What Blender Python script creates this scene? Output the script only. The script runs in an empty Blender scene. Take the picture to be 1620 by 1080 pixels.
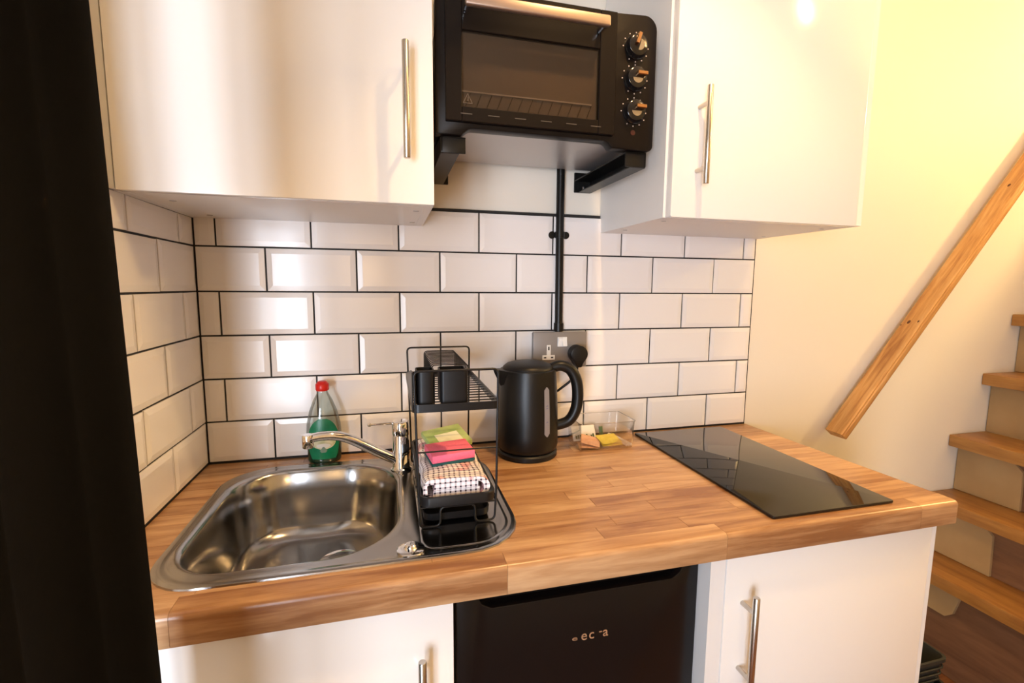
import bpy, bmesh, math, random
from mathutils import Vector, Matrix

random.seed(7)
SC = bpy.context.scene
COL = SC.collection

# ------------------------------------------------------------------ camera
cam_d = bpy.data.cameras.new('camera')
cam_d.sensor_width = 36.0
cam_d.lens = 747.23 / 1620 * 36.0
cam_d.clip_start = 0.02
cam = bpy.data.objects.new('camera', cam_d)
COL.objects.link(cam)
CR = ((0.9684333714833513, -0.249156205335957, 0.007615138867796108),
      (-0.0215804232012771, -0.11423638404176648, -0.9932191771686226),
      (0.24833664717846854, 0.9617022584478258, -0.11600722289800905))
cm = Matrix.Identity(4)
for i in range(3):
    cm[i][0] = CR[0][i]; cm[i][1] = -CR[1][i]; cm[i][2] = -CR[2][i]
cm[0][3], cm[1][3], cm[2][3] = 0.4325, -1.2337, 1.3269
cam.matrix_world = cm
SC.camera = cam

# ------------------------------------------------------------------ world, light, exposure
SC.view_settings.view_transform = 'Standard'
SC.view_settings.look = 'None'
SC.view_settings.gamma = 1.0
SC.view_settings.use_curve_mapping = False
SC.view_settings.exposure = 0.7
w = bpy.data.worlds.new('daylight'); SC.world = w
w.use_nodes = True
bg = w.node_tree.nodes['Background']
bg.inputs['Color'].default_value = (0.75, 0.86, 1.0, 1)
bg.inputs['Strength'].default_value = 1.2

def area(name, loc, rot, sx, sy, power, col):
    d = bpy.data.lights.new(name, 'AREA'); d.shape = 'RECTANGLE'
    d.size = sx; d.size_y = sy; d.energy = power; d.color = col
    o = bpy.data.objects.new(name, d); COL.objects.link(o)
    o.location = loc; o.rotation_euler = rot
    return o
def point(name, loc, power, col, r=0.05):
    d = bpy.data.lights.new(name, 'POINT'); d.energy = power; d.color = col; d.shadow_soft_size = r
    o = bpy.data.objects.new(name, d); COL.objects.link(o); o.location = loc
    return o
WARM = (1.0, 0.61, 0.25)
# daylight through the tall window in the wall opposite the units
area('window_daylight', (-0.61, -2.95, 0.95), (math.pi/2, 0, 0), 0.95, 1.5, 74, (0.84, 0.91, 1.0))

# ------------------------------------------------------------------ helpers
def tag(o, label=None, cat=None, group=None, kind=None):
    if label: o['label'] = label
    if cat: o['category'] = cat
    if group: o['group'] = group
    if kind: o['kind'] = kind
    return o
def link(name, me, mat=None, parent=None):
    o = bpy.data.objects.new(name, me); COL.objects.link(o)
    if mat is not None and me is not None and not me.materials: me.materials.append(mat)
    if parent is not None: o.parent = parent
    return o
def empty(name, loc=(0, 0, 0)):
    o = bpy.data.objects.new(name, None); COL.objects.link(o)
    o.location = loc; o.empty_display_size = 0.05
    return o
class B:
    """collects shapes in a bmesh, world coordinates; build() makes one mesh object"""
    def __init__(s): s.bm = bmesh.new()
    def box(s, a, b, bev=0.0, seg=2):
        x0, y0, z0 = (min(a[i], b[i]) for i in range(3)); x1, y1, z1 = (max(a[i], b[i]) for i in range(3))
        t = bmesh.new()
        bmesh.ops.create_cube(t, size=1.0)
        for v in t.verts:
            v.co = Vector(((x0+x1)/2 + v.co.x*(x1-x0), (y0+y1)/2 + v.co.y*(y1-y0), (z0+z1)/2 + v.co.z*(z1-z0)))
        if bev > 0:
            bmesh.ops.bevel(t, geom=list(t.edges), offset=bev, segments=seg, profile=0.5, affect='EDGES')
        s.add(t); return s
    def add(s, t, M=None):
        if M is not None: bmesh.ops.transform(t, matrix=M, verts=t.verts)
        me = bpy.data.meshes.new('tmp'); t.to_mesh(me); t.free()
        s.bm.from_mesh(me); bpy.data.meshes.remove(me)
        return s
    def prism(s, poly, axis, a, b, bev=0.0, seg=2):
        """poly: 2-D points; axis: extrusion axis; a,b extents. x:(y,z) y:(x,z) z:(x,y)"""
        t = bmesh.new()
        def P(p, h):
            return {'x': (h, p[0], p[1]), 'y': (p[0], h, p[1]), 'z': (p[0], p[1], h)}[axis]
        lo = [t.verts.new(P(p, a)) for p in poly]; hi = [t.verts.new(P(p, b)) for p in poly]
        n = len(poly)
        t.faces.new(lo[::-1]); t.faces.new(hi)
        for i in range(n): t.faces.new((lo[i], lo[(i+1) % n], hi[(i+1) % n], hi[i]))
        bmesh.ops.recalc_face_normals(t, faces=t.faces)
        if bev > 0:
            bmesh.ops.bevel(t, geom=list(t.edges), offset=bev, segments=seg, profile=0.5, affect='EDGES')
        s.add(t); return s
    def tube(s, pts, r, n=10, closed=False, cap=True):
        pts = [Vector(p) for p in pts]; m = len(pts)
        rr = r if isinstance(r, (list, tuple)) else [r]*m
        t = bmesh.new(); rings = []
        up = None
        for i, p in enumerate(pts):
            if closed: d = (pts[(i+1) % m] - pts[i-1])
            else: d = pts[min(i+1, m-1)] - pts[max(i-1, 0)]
            d.normalize()
            if up is None:
                up = Vector((0, 0, 1)) if abs(d.z) < 0.9 else Vector((1, 0, 0))
            u = (up - d*up.dot(d)).normalized(); v = d.cross(u); up = u
            rings.append([t.verts.new(p + (u*math.cos(2*math.pi*k/n) + v*math.sin(2*math.pi*k/n))*rr[i]) for k in range(n)])
        for i in range(m if closed else m-1):
            A, C = rings[i], rings[(i+1) % m]
            for k in range(n): t.faces.new((A[k], A[(k+1) % n], C[(k+1) % n], C[k]))
        if cap and not closed:
            t.faces.new(rings[0][::-1]); t.faces.new(rings[-1])
        bmesh.ops.recalc_face_normals(t, faces=t.faces)
        s.add(t); return s
    def lathe(s, prof, c=(0, 0, 0), n=40, sx=1.0, sy=1.0, M=None):
        """prof: (r,z) list around local z"""
        t = bmesh.new(); rings = []
        for r, z in prof:
            if r < 1e-6: rings.append([t.verts.new((0, 0, z))])
            else: rings.append([t.verts.new((r*sx*math.cos(2*math.pi*k/n), r*sy*math.sin(2*math.pi*k/n), z)) for k in range(n)])
        for A, C in zip(rings, rings[1:]):
            for k in range(n):
                k2 = (k+1) % n
                if len(A) == 1 and len(C) == 1: break
                if len(A) == 1: t.faces.new((A[0], C[k2], C[k]))
                elif len(C) == 1: t.faces.new((A[k], A[k2], C[0]))
                else: t.faces.new((A[k], A[k2], C[k2], C[k]))
        bmesh.ops.recalc_face_normals(t, faces=t.faces)
        s.add(t, (M if M is not None else Matrix.Translation(Vector(c)))); return s
    def loft(s, rings, closed=True, cap0=False, cap1=False):
        t = bmesh.new(); R = [[t.verts.new(p) for p in r] for r in rings]
        for A, C in zip(R, R[1:]):
            n = len(A)
            for k in range(n if closed else n-1):
                t.faces.new((A[k], A[(k+1) % n], C[(k+1) % n], C[k]))
        if cap0: t.faces.new(R[0][::-1])
        if cap1: t.faces.new(R[-1])
        bmesh.ops.recalc_face_normals(t, faces=t.faces)
        s.add(t); return s
    def build(s, name, mat, parent=None, smooth=30, origin=None):
        if origin is not None:
            bmesh.ops.translate(s.bm, vec=-Vector(origin), verts=s.bm.verts)
        me = bpy.data.meshes.new(name); s.bm.to_mesh(me); s.bm.free()
        if smooth:
            for p in me.polygons: p.use_smooth = True
            try: me.set_sharp_from_angle(angle=math.radians(smooth))
            except Exception: pass
        o = link(name, me, mat, parent)
        if origin is not None: o.location = origin
        return o
def rrect(x0, x1, y0, y1, r, n=6):
    """rounded rectangle, r = one radius or (r00,r10,r11,r01) from (x0,y0) counter-clockwise"""
    rs = r if isinstance(r, (list, tuple)) else (r,)*4
    out = []
    for (cx, cy, a0, q) in ((x0+rs[0], y0+rs[0], 180, rs[0]), (x1-rs[1], y0+rs[1], 270, rs[1]),
                            (x1-rs[2], y1-rs[2], 0, rs[2]), (x0+rs[3], y1-rs[3], 90, rs[3])):
        for k in range(n+1):
            a = math.radians(a0 + 90*k/n); out.append((cx+q*math.cos(a), cy+q*math.sin(a)))
    return out
def arc_path(pts, r, n=5):
    """polyline with rounded corners"""
    pts = [Vector(p) for p in pts]; out = [pts[0]]
    for i in range(1, len(pts)-1):
        p = pts[i]; a = (pts[i-1]-p); b = (pts[i+1]-p)
        d = min(r, a.length*0.49, b.length*0.49); a.normalize(); b.normalize()
        A = p + a*d; C = p + b*d
        for k in range(n+1):
            t = k/n; out.append(A*(1-t)**2 + p*2*t*(1-t) + C*t*t)
    out.append(pts[-1]); return out
def smooth_path(ctrl, n=8):
    P = [Vector(p) for p in ctrl]; out = []
    for i in range(len(P)-1):
        p0 = P[max(i-1, 0)]; p1 = P[i]; p2 = P[i+1]; p3 = P[min(i+2, len(P)-1)]
        for k in range(n):
            t = k/n
            out.append(0.5*((2*p1) + (p2-p0)*t + (2*p0-5*p1+4*p2-p3)*t*t + (3*p1-p0-3*p2+p3)*t**3))
    out.append(P[-1]); return out

# ------------------------------------------------------------------ materials
def mat(name, col=(0.8, 0.8, 0.8), rough=0.5, metal=0.0, **kw):
    m = bpy.data.materials.new(name); m.use_nodes = True
    b = m.node_tree.nodes['Principled BSDF']
    b.inputs['Base Color'].default_value = (*col, 1)
    b.inputs['Roughness'].default_value = rough
    b.inputs['Metallic'].default_value = metal
    for k, v in kw.items(): b.inputs[k.replace('_', ' ')].default_value = v
    return m
def nodes(m): return m.node_tree.nodes, m.node_tree.links, m.node_tree.nodes['Principled BSDF']
def add_bump(m, scale, strength, dist=0.002, vec=None, detail=2, stretch=(1, 1, 1)):
    N, L, b = nodes(m)
    tc = N.new('ShaderNodeTexCoord'); mp = N.new('ShaderNodeMapping'); mp.inputs['Scale'].default_value = stretch
    nz = N.new('ShaderNodeTexNoise'); nz.inputs['Scale'].default_value = scale; nz.inputs['Detail'].default_value = detail
    bp = N.new('ShaderNodeBump'); bp.inputs['Strength'].default_value = strength; bp.inputs['Distance'].default_value = dist
    L.new(tc.outputs['Object'], mp.inputs['Vector']); L.new(mp.outputs[0], nz.inputs['Vector'])
    L.new(nz.outputs['Fac'], bp.inputs['Height']); L.new(bp.outputs[0], b.inputs['Normal'])
    return m
def mottled(m, c1, c2, scale, detail=3, stretch=(1, 1, 1)):
    N, L, b = nodes(m)
    tc = N.new('ShaderNodeTexCoord'); mp = N.new('ShaderNodeMapping'); mp.inputs['Scale'].default_value = stretch
    nz = N.new('ShaderNodeTexNoise'); nz.inputs['Scale'].default_value = scale; nz.inputs['Detail'].default_value = detail
    r = N.new('ShaderNodeValToRGB'); r.color_ramp.elements[0].color = (*c1, 1); r.color_ramp.elements[1].color = (*c2, 1)
    r.color_ramp.elements[0].position = 0.3; r.color_ramp.elements[1].position = 0.7
    L.new(tc.outputs['Object'], mp.inputs['Vector']); L.new(mp.outputs[0], nz.inputs['Vector'])
    L.new(nz.outputs['Fac'], r.inputs['Fac']); L.new(r.outputs['Color'], b.inputs['Base Color'])
    return m
def wood(name, dark, mid, light, rough, axis=0, grain=9.0, rnd=0.5, along=1.2):
    """grain along the given axis; tone shifts per object; knots"""
    m = bpy.data.materials.new(name); m.use_nodes = True
    N, L, b = nodes(m); b.inputs['Roughness'].default_value = rough
    tc = N.new('ShaderNodeTexCoord'); oi = N.new('ShaderNodeObjectInfo')
    off = N.new('ShaderNodeVectorMath'); off.operation = 'MULTIPLY_ADD'
    off.inputs[1].default_value = (0, 0, 0)
    cmb = N.new('ShaderNodeCombineXYZ')
    mul = N.new('ShaderNodeMath'); mul.operation = 'MULTIPLY'; mul.inputs[1].default_value = 37.0
    L.new(oi.outputs['Random'], mul.inputs[0])
    for i in range(3): L.new(mul.outputs[0], cmb.inputs[i])
    add = N.new('ShaderNodeVectorMath'); add.operation = 'ADD'
    L.new(tc.outputs['Object'], add.inputs[0]); L.new(cmb.outputs[0], add.inputs[1])
    mp = N.new('ShaderNodeMapping'); sc = [grain*1.0]*3; sc[axis] = along; mp.inputs['Scale'].default_value = sc
    L.new(add.outputs[0], mp.inputs['Vector'])
    n1 = N.new('ShaderNodeTexNoise'); n1.inputs['Scale'].default_value = 3.0; n1.inputs['Detail'].default_value = 6
    n1.inputs['Distortion'].default_value = 0.9
    L.new(mp.outputs[0], n1.inputs['Vector'])
    n2 = N.new('ShaderNodeTexNoise'); n2.inputs['Scale'].default_value = 22.0; n2.inputs['Detail'].default_value = 3
    L.new(mp.outputs[0], n2.inputs['Vector'])
    mx = N.new('ShaderNodeMath'); mx.operation = 'MULTIPLY_ADD'; mx.inputs[1].default_value = 0.25
    L.new(n2.outputs['Fac'], mx.inputs[0]); L.new(n1.outputs['Fac'], mx.inputs[2])
    rn = N.new('ShaderNodeMath'); rn.operation = 'MULTIPLY_ADD'; rn.inputs[1].default_value = rnd*0.5; 
    L.new(oi.outputs['Random'], rn.inputs[0]); L.new(mx.outputs[0], rn.inputs[2])
    sb = N.new('ShaderNodeMath'); sb.operation = 'SUBTRACT'; sb.inputs[1].default_value = 0.125 + rnd*0.25
    L.new(rn.outputs[0], sb.inputs[0])
    r = N.new('ShaderNodeValToRGB'); e = r.color_ramp.elements
    e[0].position = 0.25; e[0].color = (*dark, 1); e[1].position = 0.78; e[1].color = (*light, 1)
    k = e.new(0.5); k.color = (*mid, 1)
    L.new(sb.outputs[0], r.inputs['Fac'])
    L.new(r.outputs['Color'], b.inputs['Base Color'])
    bp = N.new('ShaderNodeBump'); bp.inputs['Strength'].default_value = 0.12; bp.inputs['Distance'].default_value = 0.001
    L.new(n2.outputs['Fac'], bp.inputs['Height']); L.new(bp.outputs[0], b.inputs['Normal'])
    return m

M = {}
M['wall'] = add_bump(mat('painted_plaster', (0.80, 0.75, 0.66), 0.6), 60, 0.15, 0.001)
M['ceiling'] = mat('ceiling_paint', (0.82, 0.80, 0.76), 0.7)
M['tile'] = add_bump(mat('glazed_tile', (0.83, 0.80, 0.79), 0.20), 14, 0.05, 0.001)
M['grout'] = mat('black_grout', (0.012, 0.011, 0.011), 0.75)
M['door'] = add_bump(mat('gloss_white_laminate', (0.80, 0.78, 0.76), 0.13), 26, 0.05, 0.0012)
M['carcass'] = mat('white_melamine', (0.78, 0.77, 0.76), 0.38)
M['edge'] = mat('grey_edge_band', (0.45, 0.44, 0.43), 0.5)
M['steel_brushed'] = mat('brushed_nickel', (0.56, 0.52, 0.47), 0.27, 1.0)
M['sink'] = add_bump(mat('stainless_sink', (0.43, 0.42, 0.41), 0.17, 1.0), 160, 0.06, 0.0006, stretch=(0.15, 1, 1))
M['chrome'] = mat('chrome', (0.85, 0.85, 0.86), 0.06, 1.0)
M['stave'] = wood('oak_stave', (0.26, 0.115, 0.045), (0.44, 0.245, 0.115), (0.60, 0.38, 0.205), 0.28, 0, 16, 0.55, 1.4)
M['tread'] = wood('oak_tread', (0.25, 0.105, 0.026), (0.36, 0.17, 0.042), (0.48, 0.25, 0.07), 0.4, 1, 10, 0.35)
M['floor'] = wood('floor_board', (0.13, 0.045, 0.015), (0.20, 0.075, 0.026), (0.28, 0.115, 0.04), 0.4, 0, 7, 0.5)
M['riser'] = wood('riser_board', (0.12, 0.055, 0.028), (0.17, 0.082, 0.04), (0.22, 0.11, 0.055), 0.55, 1, 8, 0.2)
M['pine'] = wood('pine_rail', (0.34, 0.135, 0.035), (0.56, 0.285, 0.085), (0.68, 0.40, 0.16), 0.42, 0, 18, 0.1, 1.6)
M['curtain'] = add_bump(mat('black_curtain', (0.0022, 0.0022, 0.003), 0.9, Specular_IOR_Level=0.15), 300, 0.3, 0.0005)
M['black_gloss'] = mat('black_gloss', (0.008, 0.007, 0.007), 0.12)
M['black_satin'] = mat('black_satin', (0.005, 0.005, 0.005), 0.36, Specular_IOR_Level=0.3)
M['black_wire'] = mat('black_wire', (0.006, 0.006, 0.007), 0.35, Specular_IOR_Level=0.35)
M['black_plastic'] = mat('black_plastic', (0.005, 0.005, 0.006), 0.42, Specular_IOR_Level=0.3)
M['brown_black'] = mat('oven_front', (0.006, 0.004, 0.0035), 0.34, Specular_IOR_Level=0.18)
M['fridge'] = mat('fridge_black', (0.005, 0.004, 0.004), 0.25, Specular_IOR_Level=0.3)
M['hob'] = mat('hob_glass', (0.006, 0.006, 0.006), 0.025)
M['galv'] = mat('oven_base_steel', (0.52, 0.50, 0.50), 0.35, 0.7)
M['oven_in'] = mottled(mat('oven_cavity', (0.12, 0.09, 0.065), 0.5), (0.30, 0.25, 0.20), (0.34, 0.285, 0.23), 6)
M['oven_glass'] = None
M['gold'] = mat('knob_bar', (0.75, 0.42, 0.20), 0.25, 1.0)
M['mark'] = mat('printed_mark', (0.50, 0.42, 0.38), 0.6)
M['slot'] = mat('vent_slot_grey', (0.07, 0.058, 0.05), 0.5)
M['panel'] = mottled(mat('tan_mottle', (0.5, 0.36, 0.2), 0.6), (0.35, 0.225, 0.10), (0.41, 0.275, 0.13), 8)
M['red_mark'] = mat('red_lamp', (0.05, 0.006, 0.005), 0.4)
M['letter'] = mat('badge_letter', (0.55, 0.33, 0.18), 0.35, 0.4)
M['gunmetal'] = mat('socket_plate', (0.27, 0.25, 0.24), 0.42, 0.35)
M['white_plastic'] = mat('white_plastic', (0.82, 0.81, 0.79), 0.35)
M['gauge'] = mat('water_gauge', (0.20, 0.195, 0.22), 0.3)
M['gauge_mark'] = mat('gauge_mark', (0.08, 0.08, 0.22), 0.4)
M['red'] = mat('red_cap', (0.62, 0.012, 0.008), 0.35)
M['green'] = mottled(mat('green_label', (0.0, 0.16, 0.07), 0.35), (0.0, 0.13, 0.055), (0.0, 0.20, 0.09), 30)
M['green_liquid'] = mat('green_liquid', (0.0, 0.045, 0.022), 0.1)
M['cream'] = mottled(mat('label_cream', (0.6, 0.55, 0.38), 0.45), (0.42, 0.42, 0.22), (0.68, 0.62, 0.46), 90)
M['label_white'] = mat('label_white', (0.66, 0.64, 0.60), 0.45)
M['label_grey'] = mat('label_grey', (0.16, 0.24, 0.18), 0.5)
M['pink'] = add_bump(mat('pink_sponge', (0.80, 0.15, 0.25), 0.85), 220, 0.6, 0.002)
M['teal'] = add_bump(mat('scourer_pad', (0.012, 0.085, 0.09), 0.9), 300, 0.8, 0.002)
M['lime'] = mottled(mat('lime_packet', (0.35, 0.5, 0.15), 0.5), (0.26, 0.40, 0.11), (0.48, 0.60, 0.25), 25)
M['pale'] = mat('pale_paper', (0.78, 0.80, 0.62), 0.6)
M['yellow'] = mottled(mat('yellow_sachet', (0.75, 0.58, 0.03), 0.4), (0.66, 0.52, 0.02), (0.80, 0.66, 0.07), 60)
M['peach'] = mottled(mat('peach_sachet', (0.72, 0.36, 0.2), 0.45), (0.62, 0.30, 0.16), (0.78, 0.46, 0.28), 60)
M['dkgreen'] = mat('dark_green_print', (0.02, 0.10, 0.04), 0.5)
M['crate'] = mat('crate_plastic', (0.022, 0.024, 0.021), 0.55)
M['groove'] = mat('pine_groove', (0.20, 0.075, 0.02), 0.7)
M['knot'] = mat('wood_knot', (0.10, 0.035, 0.012), 0.7)
M['lamp_glass'] = mat('lamp_glass', (0.9, 0.85, 0.75), 0.4)
M['lamp_glass'].node_tree.nodes['Principled BSDF'].inputs['Emission Color'].default_value = (*WARM, 1)
M['lamp_glass'].node_tree.nodes['Principled BSDF'].inputs['Emission Strength'].default_value = 14

def clear(name, tint, rough=0.02, alpha_spec=0.12, edge=0.5):
    """thin clear sheet: mostly transparent, fresnel gloss"""
    m = bpy.data.materials.new(name); m.use_nodes = True
    N, L = m.node_tree.nodes, m.node_tree.links
    for n in list(N):
        if n.type == 'BSDF_PRINCIPLED': N.remove(n)
    out = [n for n in N if n.type == 'OUTPUT_MATERIAL'][0]
    tr = N.new('ShaderNodeBsdfTransparent'); tr.inputs['Color'].default_value = (*tint, 1)
    gl = N.new('ShaderNodeBsdfGlossy'); gl.inputs['Roughness'].default_value = rough
    fr = N.new('ShaderNodeLayerWeight'); fr.inputs['Blend'].default_value = edge
    mm = N.new('ShaderNodeMath'); mm.operation = 'MULTIPLY_ADD'; mm.inputs[1].default_value = 0.6; mm.inputs[2].default_value = alpha_spec*0.3
    mx = N.new('ShaderNodeMixShader')
    L.new(fr.outputs['Fresnel'], mm.inputs[0]); L.new(mm.outputs[0], mx.inputs['Fac'])
    L.new(tr.outputs[0], mx.inputs[1]); L.new(gl.outputs[0], mx.inputs[2]); L.new(mx.outputs[0], out.inputs['Surface'])
    return m
M['window_glass'] = clear('window_glass', (0.97, 0.98, 1.0), 0.01, 0.05, 0.2)
M['acrylic'] = clear('clear_acrylic', (0.94, 0.94, 0.94), 0.03, 0.25, 0.35)
M['pet'] = clear('clear_bottle', (0.86, 0.90, 0.88), 0.06, 0.2, 0.3)
M['oven_glass'] = clear('oven_glass', (0.62, 0.58, 0.54), 0.05, 0.1, 0.12)

# checked cotton for the tea towel
def towel_mat():
    m = bpy.data.materials.new('checked_cotton'); m.use_nodes = True
    N, L, b = nodes(m); b.inputs['Roughness'].default_value = 0.95
    uv = N.new('ShaderNodeUVMap'); sp = N.new('ShaderNodeSeparateXYZ'); L.new(uv.outputs[0], sp.inputs[0])
    outs = []
    for i in (0, 1):
        a = N.new('ShaderNodeMath'); a.operation = 'FRACT'; L.new(sp.outputs[i], a.inputs[0])
        c = N.new('ShaderNodeMath'); c.operation = 'LESS_THAN'; c.inputs[1].default_value = 0.34; L.new(a.outputs[0], c.inputs[0]); outs.append(c)
    s = N.new('ShaderNodeMath'); s.operation = 'ADD'; L.new(outs[0].outputs[0], s.inputs[0]); L.new(outs[1].outputs[0], s.inputs[1])
    h = N.new('ShaderNodeMath'); h.operation = 'MULTIPLY'; h.inputs[1].default_value = 0.5; L.new(s.outputs[0], h.inputs[0])
    r = N.new('ShaderNodeValToRGB'); r.color_ramp.interpolation = 'CONSTANT'
    e = r.color_ramp.elements; e[0].position = 0; e[0].color = (0.90, 0.87, 0.89, 1); e[1].position = 0.9; e[1].color = (0.02, 0.02, 0.035, 1)
    k = e.new(0.4); k.color = (0.60, 0.53, 0.58, 1)
    L.new(h.outputs[0], r.inputs['Fac'])
    nz = N.new('ShaderNodeTexNoise'); nz.inputs['Scale'].default_value = 0.22; L.new(uv.outputs[0], nz.inputs['Vector'])
    rr = N.new('ShaderNodeValToRGB'); rr.color_ramp.elements[0].position = 0.55; rr.color_ramp.elements[1].position = 0.62
    L.new(nz.outputs['Fac'], rr.inputs['Fac'])
    mx = N.new('ShaderNodeMix'); mx.data_type = 'RGBA'; mx.blend_type = 'MULTIPLY'
    L.new(rr.outputs['Color'], mx.inputs['Factor']); L.new(r.outputs['Color'], mx.inputs['A']); mx.inputs['B'].default_value = (1.0, 0.62, 0.62, 1)
    L.new(mx.outputs['Result'], b.inputs['Base Color'])
    bp = N.new('ShaderNodeBump'); bp.inputs['Strength'].default_value = 0.5; bp.inputs['Distance'].default_value = 0.002
    L.new(h.outputs[0], bp.inputs['Height']); L.new(bp.outputs[0], b.inputs['Normal'])
    return m
M['towel'] = towel_mat()

# ------------------------------------------------------------------ the room
XR, YR, ZC = 4.3, -2.8, 2.47
WT = 0.12
def struct(o, label=None, cat=None):
    o['kind'] = 'structure'
    if label: o['label'] = label
    if cat: o['category'] = cat
    return o
floor = struct(B().box((-1.7, YR-0.2, -0.06), (XR+0.2, 0.2, -0.012)).build('floor', M['grout']), 'dark brown wooden floor boards below the stairs', 'floor')
fb = {}
for i in range(20):                                # boards run along x
    y1 = -0.005 - i*0.14
    x = -1.5
    k = 0
    while x < XR:
        ln = random.choice((0.9, 1.2, 1.5)); ln = ln if k else ln*random.uniform(0.3, 0.9)
        x2 = min(x+ln, XR)
        b = B().box((-(x2-x)/2+0.001, -0.0692, -0.006), ((x2-x)/2-0.001, 0.0692, 0.006), 0.0012, 1)
        o = b.build('floor_board', M['floor'], floor); o.location = ((x+x2)/2, y1-0.07, -0.006)
        x = x2; k += 1
wall_back = struct(B().box((-1.7, 0.0, -0.02), (XR+0.2, WT, ZC)).build('wall_back', M['wall']), 'cream painted wall behind the worktop and stairs', 'wall')
XL = -1.5
wall_left = struct(B().box((-WT, -0.60, -0.02), (0, 0.0, ZC)).build('wall_left', M['wall'], smooth=0), 'short cream wall beside the sink, tiled in its lower part', 'wall')
wall_side = struct(B().box((XL-WT, YR, -0.02), (XL, WT, ZC)).build('wall_side', M['wall'], smooth=0), 'plain painted wall beyond the black curtain', 'wall')
wall_right = struct(B().box((XR, YR, -0.02), (XR+WT, 0, ZC)).build('wall_right', M['wall']), 'plain painted wall at the stair end of the room', 'wall')
WX0, WX1, WZ0, WZ1 = -1.05, -0.17, 0.20, 1.75       # window opening
wl = B()
wl.box((XL-WT, YR-WT, -0.02), (WX0, YR, ZC)); wl.box((WX1, YR-WT, -0.02), (XR+WT, YR, ZC))
wl.box((WX0, YR-WT, -0.02), (WX1, YR, WZ0)); wl.box((WX0, YR-WT, WZ1), (WX1, YR, ZC))
wall_rear = struct(wl.build('wall_rear', M['wall'], smooth=0), 'plain painted wall facing the kitchen units', 'wall')
ceiling = struct(B().box((XL-WT, YR-WT, ZC), (XR+WT, WT, ZC+0.08)).build('ceiling', M['ceiling']), 'plain white ceiling over the kitchen', 'ceiling')
wo = Vector(((WX0+WX1)/2, YR-0.06, WZ0))
win = struct(empty('window_1', tuple(wo)), 'tall white framed window facing the kitchen units', 'window')
f = B(); ya, yb = YR-0.085, YR-0.035; xm = -0.57
for (a, b_) in (((WX0, ya, WZ0), (WX0+0.05, yb, WZ1)), ((WX1-0.05, ya, WZ0), (WX1, yb, WZ1)),
                ((WX0+0.05, ya, WZ0), (WX1-0.05, yb, WZ0+0.05)), ((WX0+0.05, ya, WZ1-0.05), (WX1-0.05, yb, WZ1)),
                ((xm-0.045, ya, WZ0+0.05), (xm+0.045, yb, WZ1-0.05))):
    f.box(a, b_, 0.004, 1)
fo = f.build('window_frame', M['white_plastic'], win); fo.location = -wo
for (xa, xb) in ((WX0+0.05, xm-0.045), (xm+0.045, WX1-0.05)):
    p = B().box((xa, YR-0.062, WZ0+0.05), (xb, YR-0.058, WZ1-0.05)).build('window_pane', M['window_glass'], win); p.location = -wo

# ---- metro tiles: every tile a bevelled piece in front of black grout
PX, PZ, XO, YO = 0.2025, 0.1025, 0.0514, 0.0831
GAP = 0.0038
tile_cache = {}
def tile_mesh(wd, ht):
    key = (round(wd, 3), round(ht, 3))
    if key in tile_cache: return tile_cache[key]
    wd, ht = wd/2, ht/2; bv = min(0.011, wd*0.45, ht*0.4); t = bmesh.new()
    rings = []
    for (ins, y) in ((0, 0.0), (0, -0.0035), (0.0006, -0.0042), (bv, -0.0060), (bv+0.0012, -0.0062)):
        rings.append([t.verts.new(p) for p in ((-wd+ins, y, -ht+ins), (wd-ins, y, -ht+ins), (wd-ins, y, ht-ins), (-wd+ins, y, ht-ins))])
    for A, C in zip(rings, rings[1:]):
        for k in range(4): t.faces.new((A[k], A[(k+1) % 4], C[(k+1) % 4], C[k]))
    t.faces.new(rings[-1]); bmesh.ops.recalc_face_normals(t, faces=t.faces)
    me = bpy.data.meshes.new('tile'); t.to_mesh(me); t.free(); me.materials.append(M['tile'])
    tile_cache[key] = me
    return me
def tile_wall(parent, length, offs, ztops, place):
    for row in range(6):
        z0 = 0.9 + row*PZ + GAP/2 + (0.004 if row == 0 else 0)
        st = offs if row % 2 else offs + PX/2
        xs = [0.0075]
        k = st - PX
        while k < length:
            if k > 0.012: xs.append(k)
            k += PX
        xs.append(length)
        for a, b_ in zip(xs, xs[1:]):
            z1 = min(0.9 + (row+1)*PZ - GAP/2, ztops)
            a2, b2 = a + GAP/2, b_ - GAP/2
            if b2 - a2 < 0.008: continue
            o = link('tile', tile_mesh(b2-a2, z1-z0), None, parent)
            place(o, (a2+b2)/2, (z0+z1)/2)
def place_back(o, s, z):
    o.location = (s, -0.003, z); o.rotation_euler = (random.gauss(0, 0.0035), 0, random.gauss(0, 0.0035))
def place_left(o, s, z):
    o.location = (0.003, -s, z); o.rotation_euler = (0, random.gauss(0, 0.0035), math.pi/2 + random.gauss(0, 0.0035))
g1 = B().box((0, -0.0045, 0.885), (1.5135, 0.001, 1.5175)).build('grout', M['grout'], wall_back)
tile_wall(wall_back, 1.5105, XO, 1.5135, place_back)
g2 = B().box((-0.001, -0.60, 0.885), (0.0045, 0, 1.4765)).build('grout', M['grout'], wall_left)
tile_wall(wall_left, 0.598, YO, 1.474, place_left)
struct(B().box((0.517, -0.0095, 1.514), (0.9965, -0.001, 1.5205), 0.001, 1).build('trim_1', M['grout']), 'black trim line above the tiles below the oven', 'trim')

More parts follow.
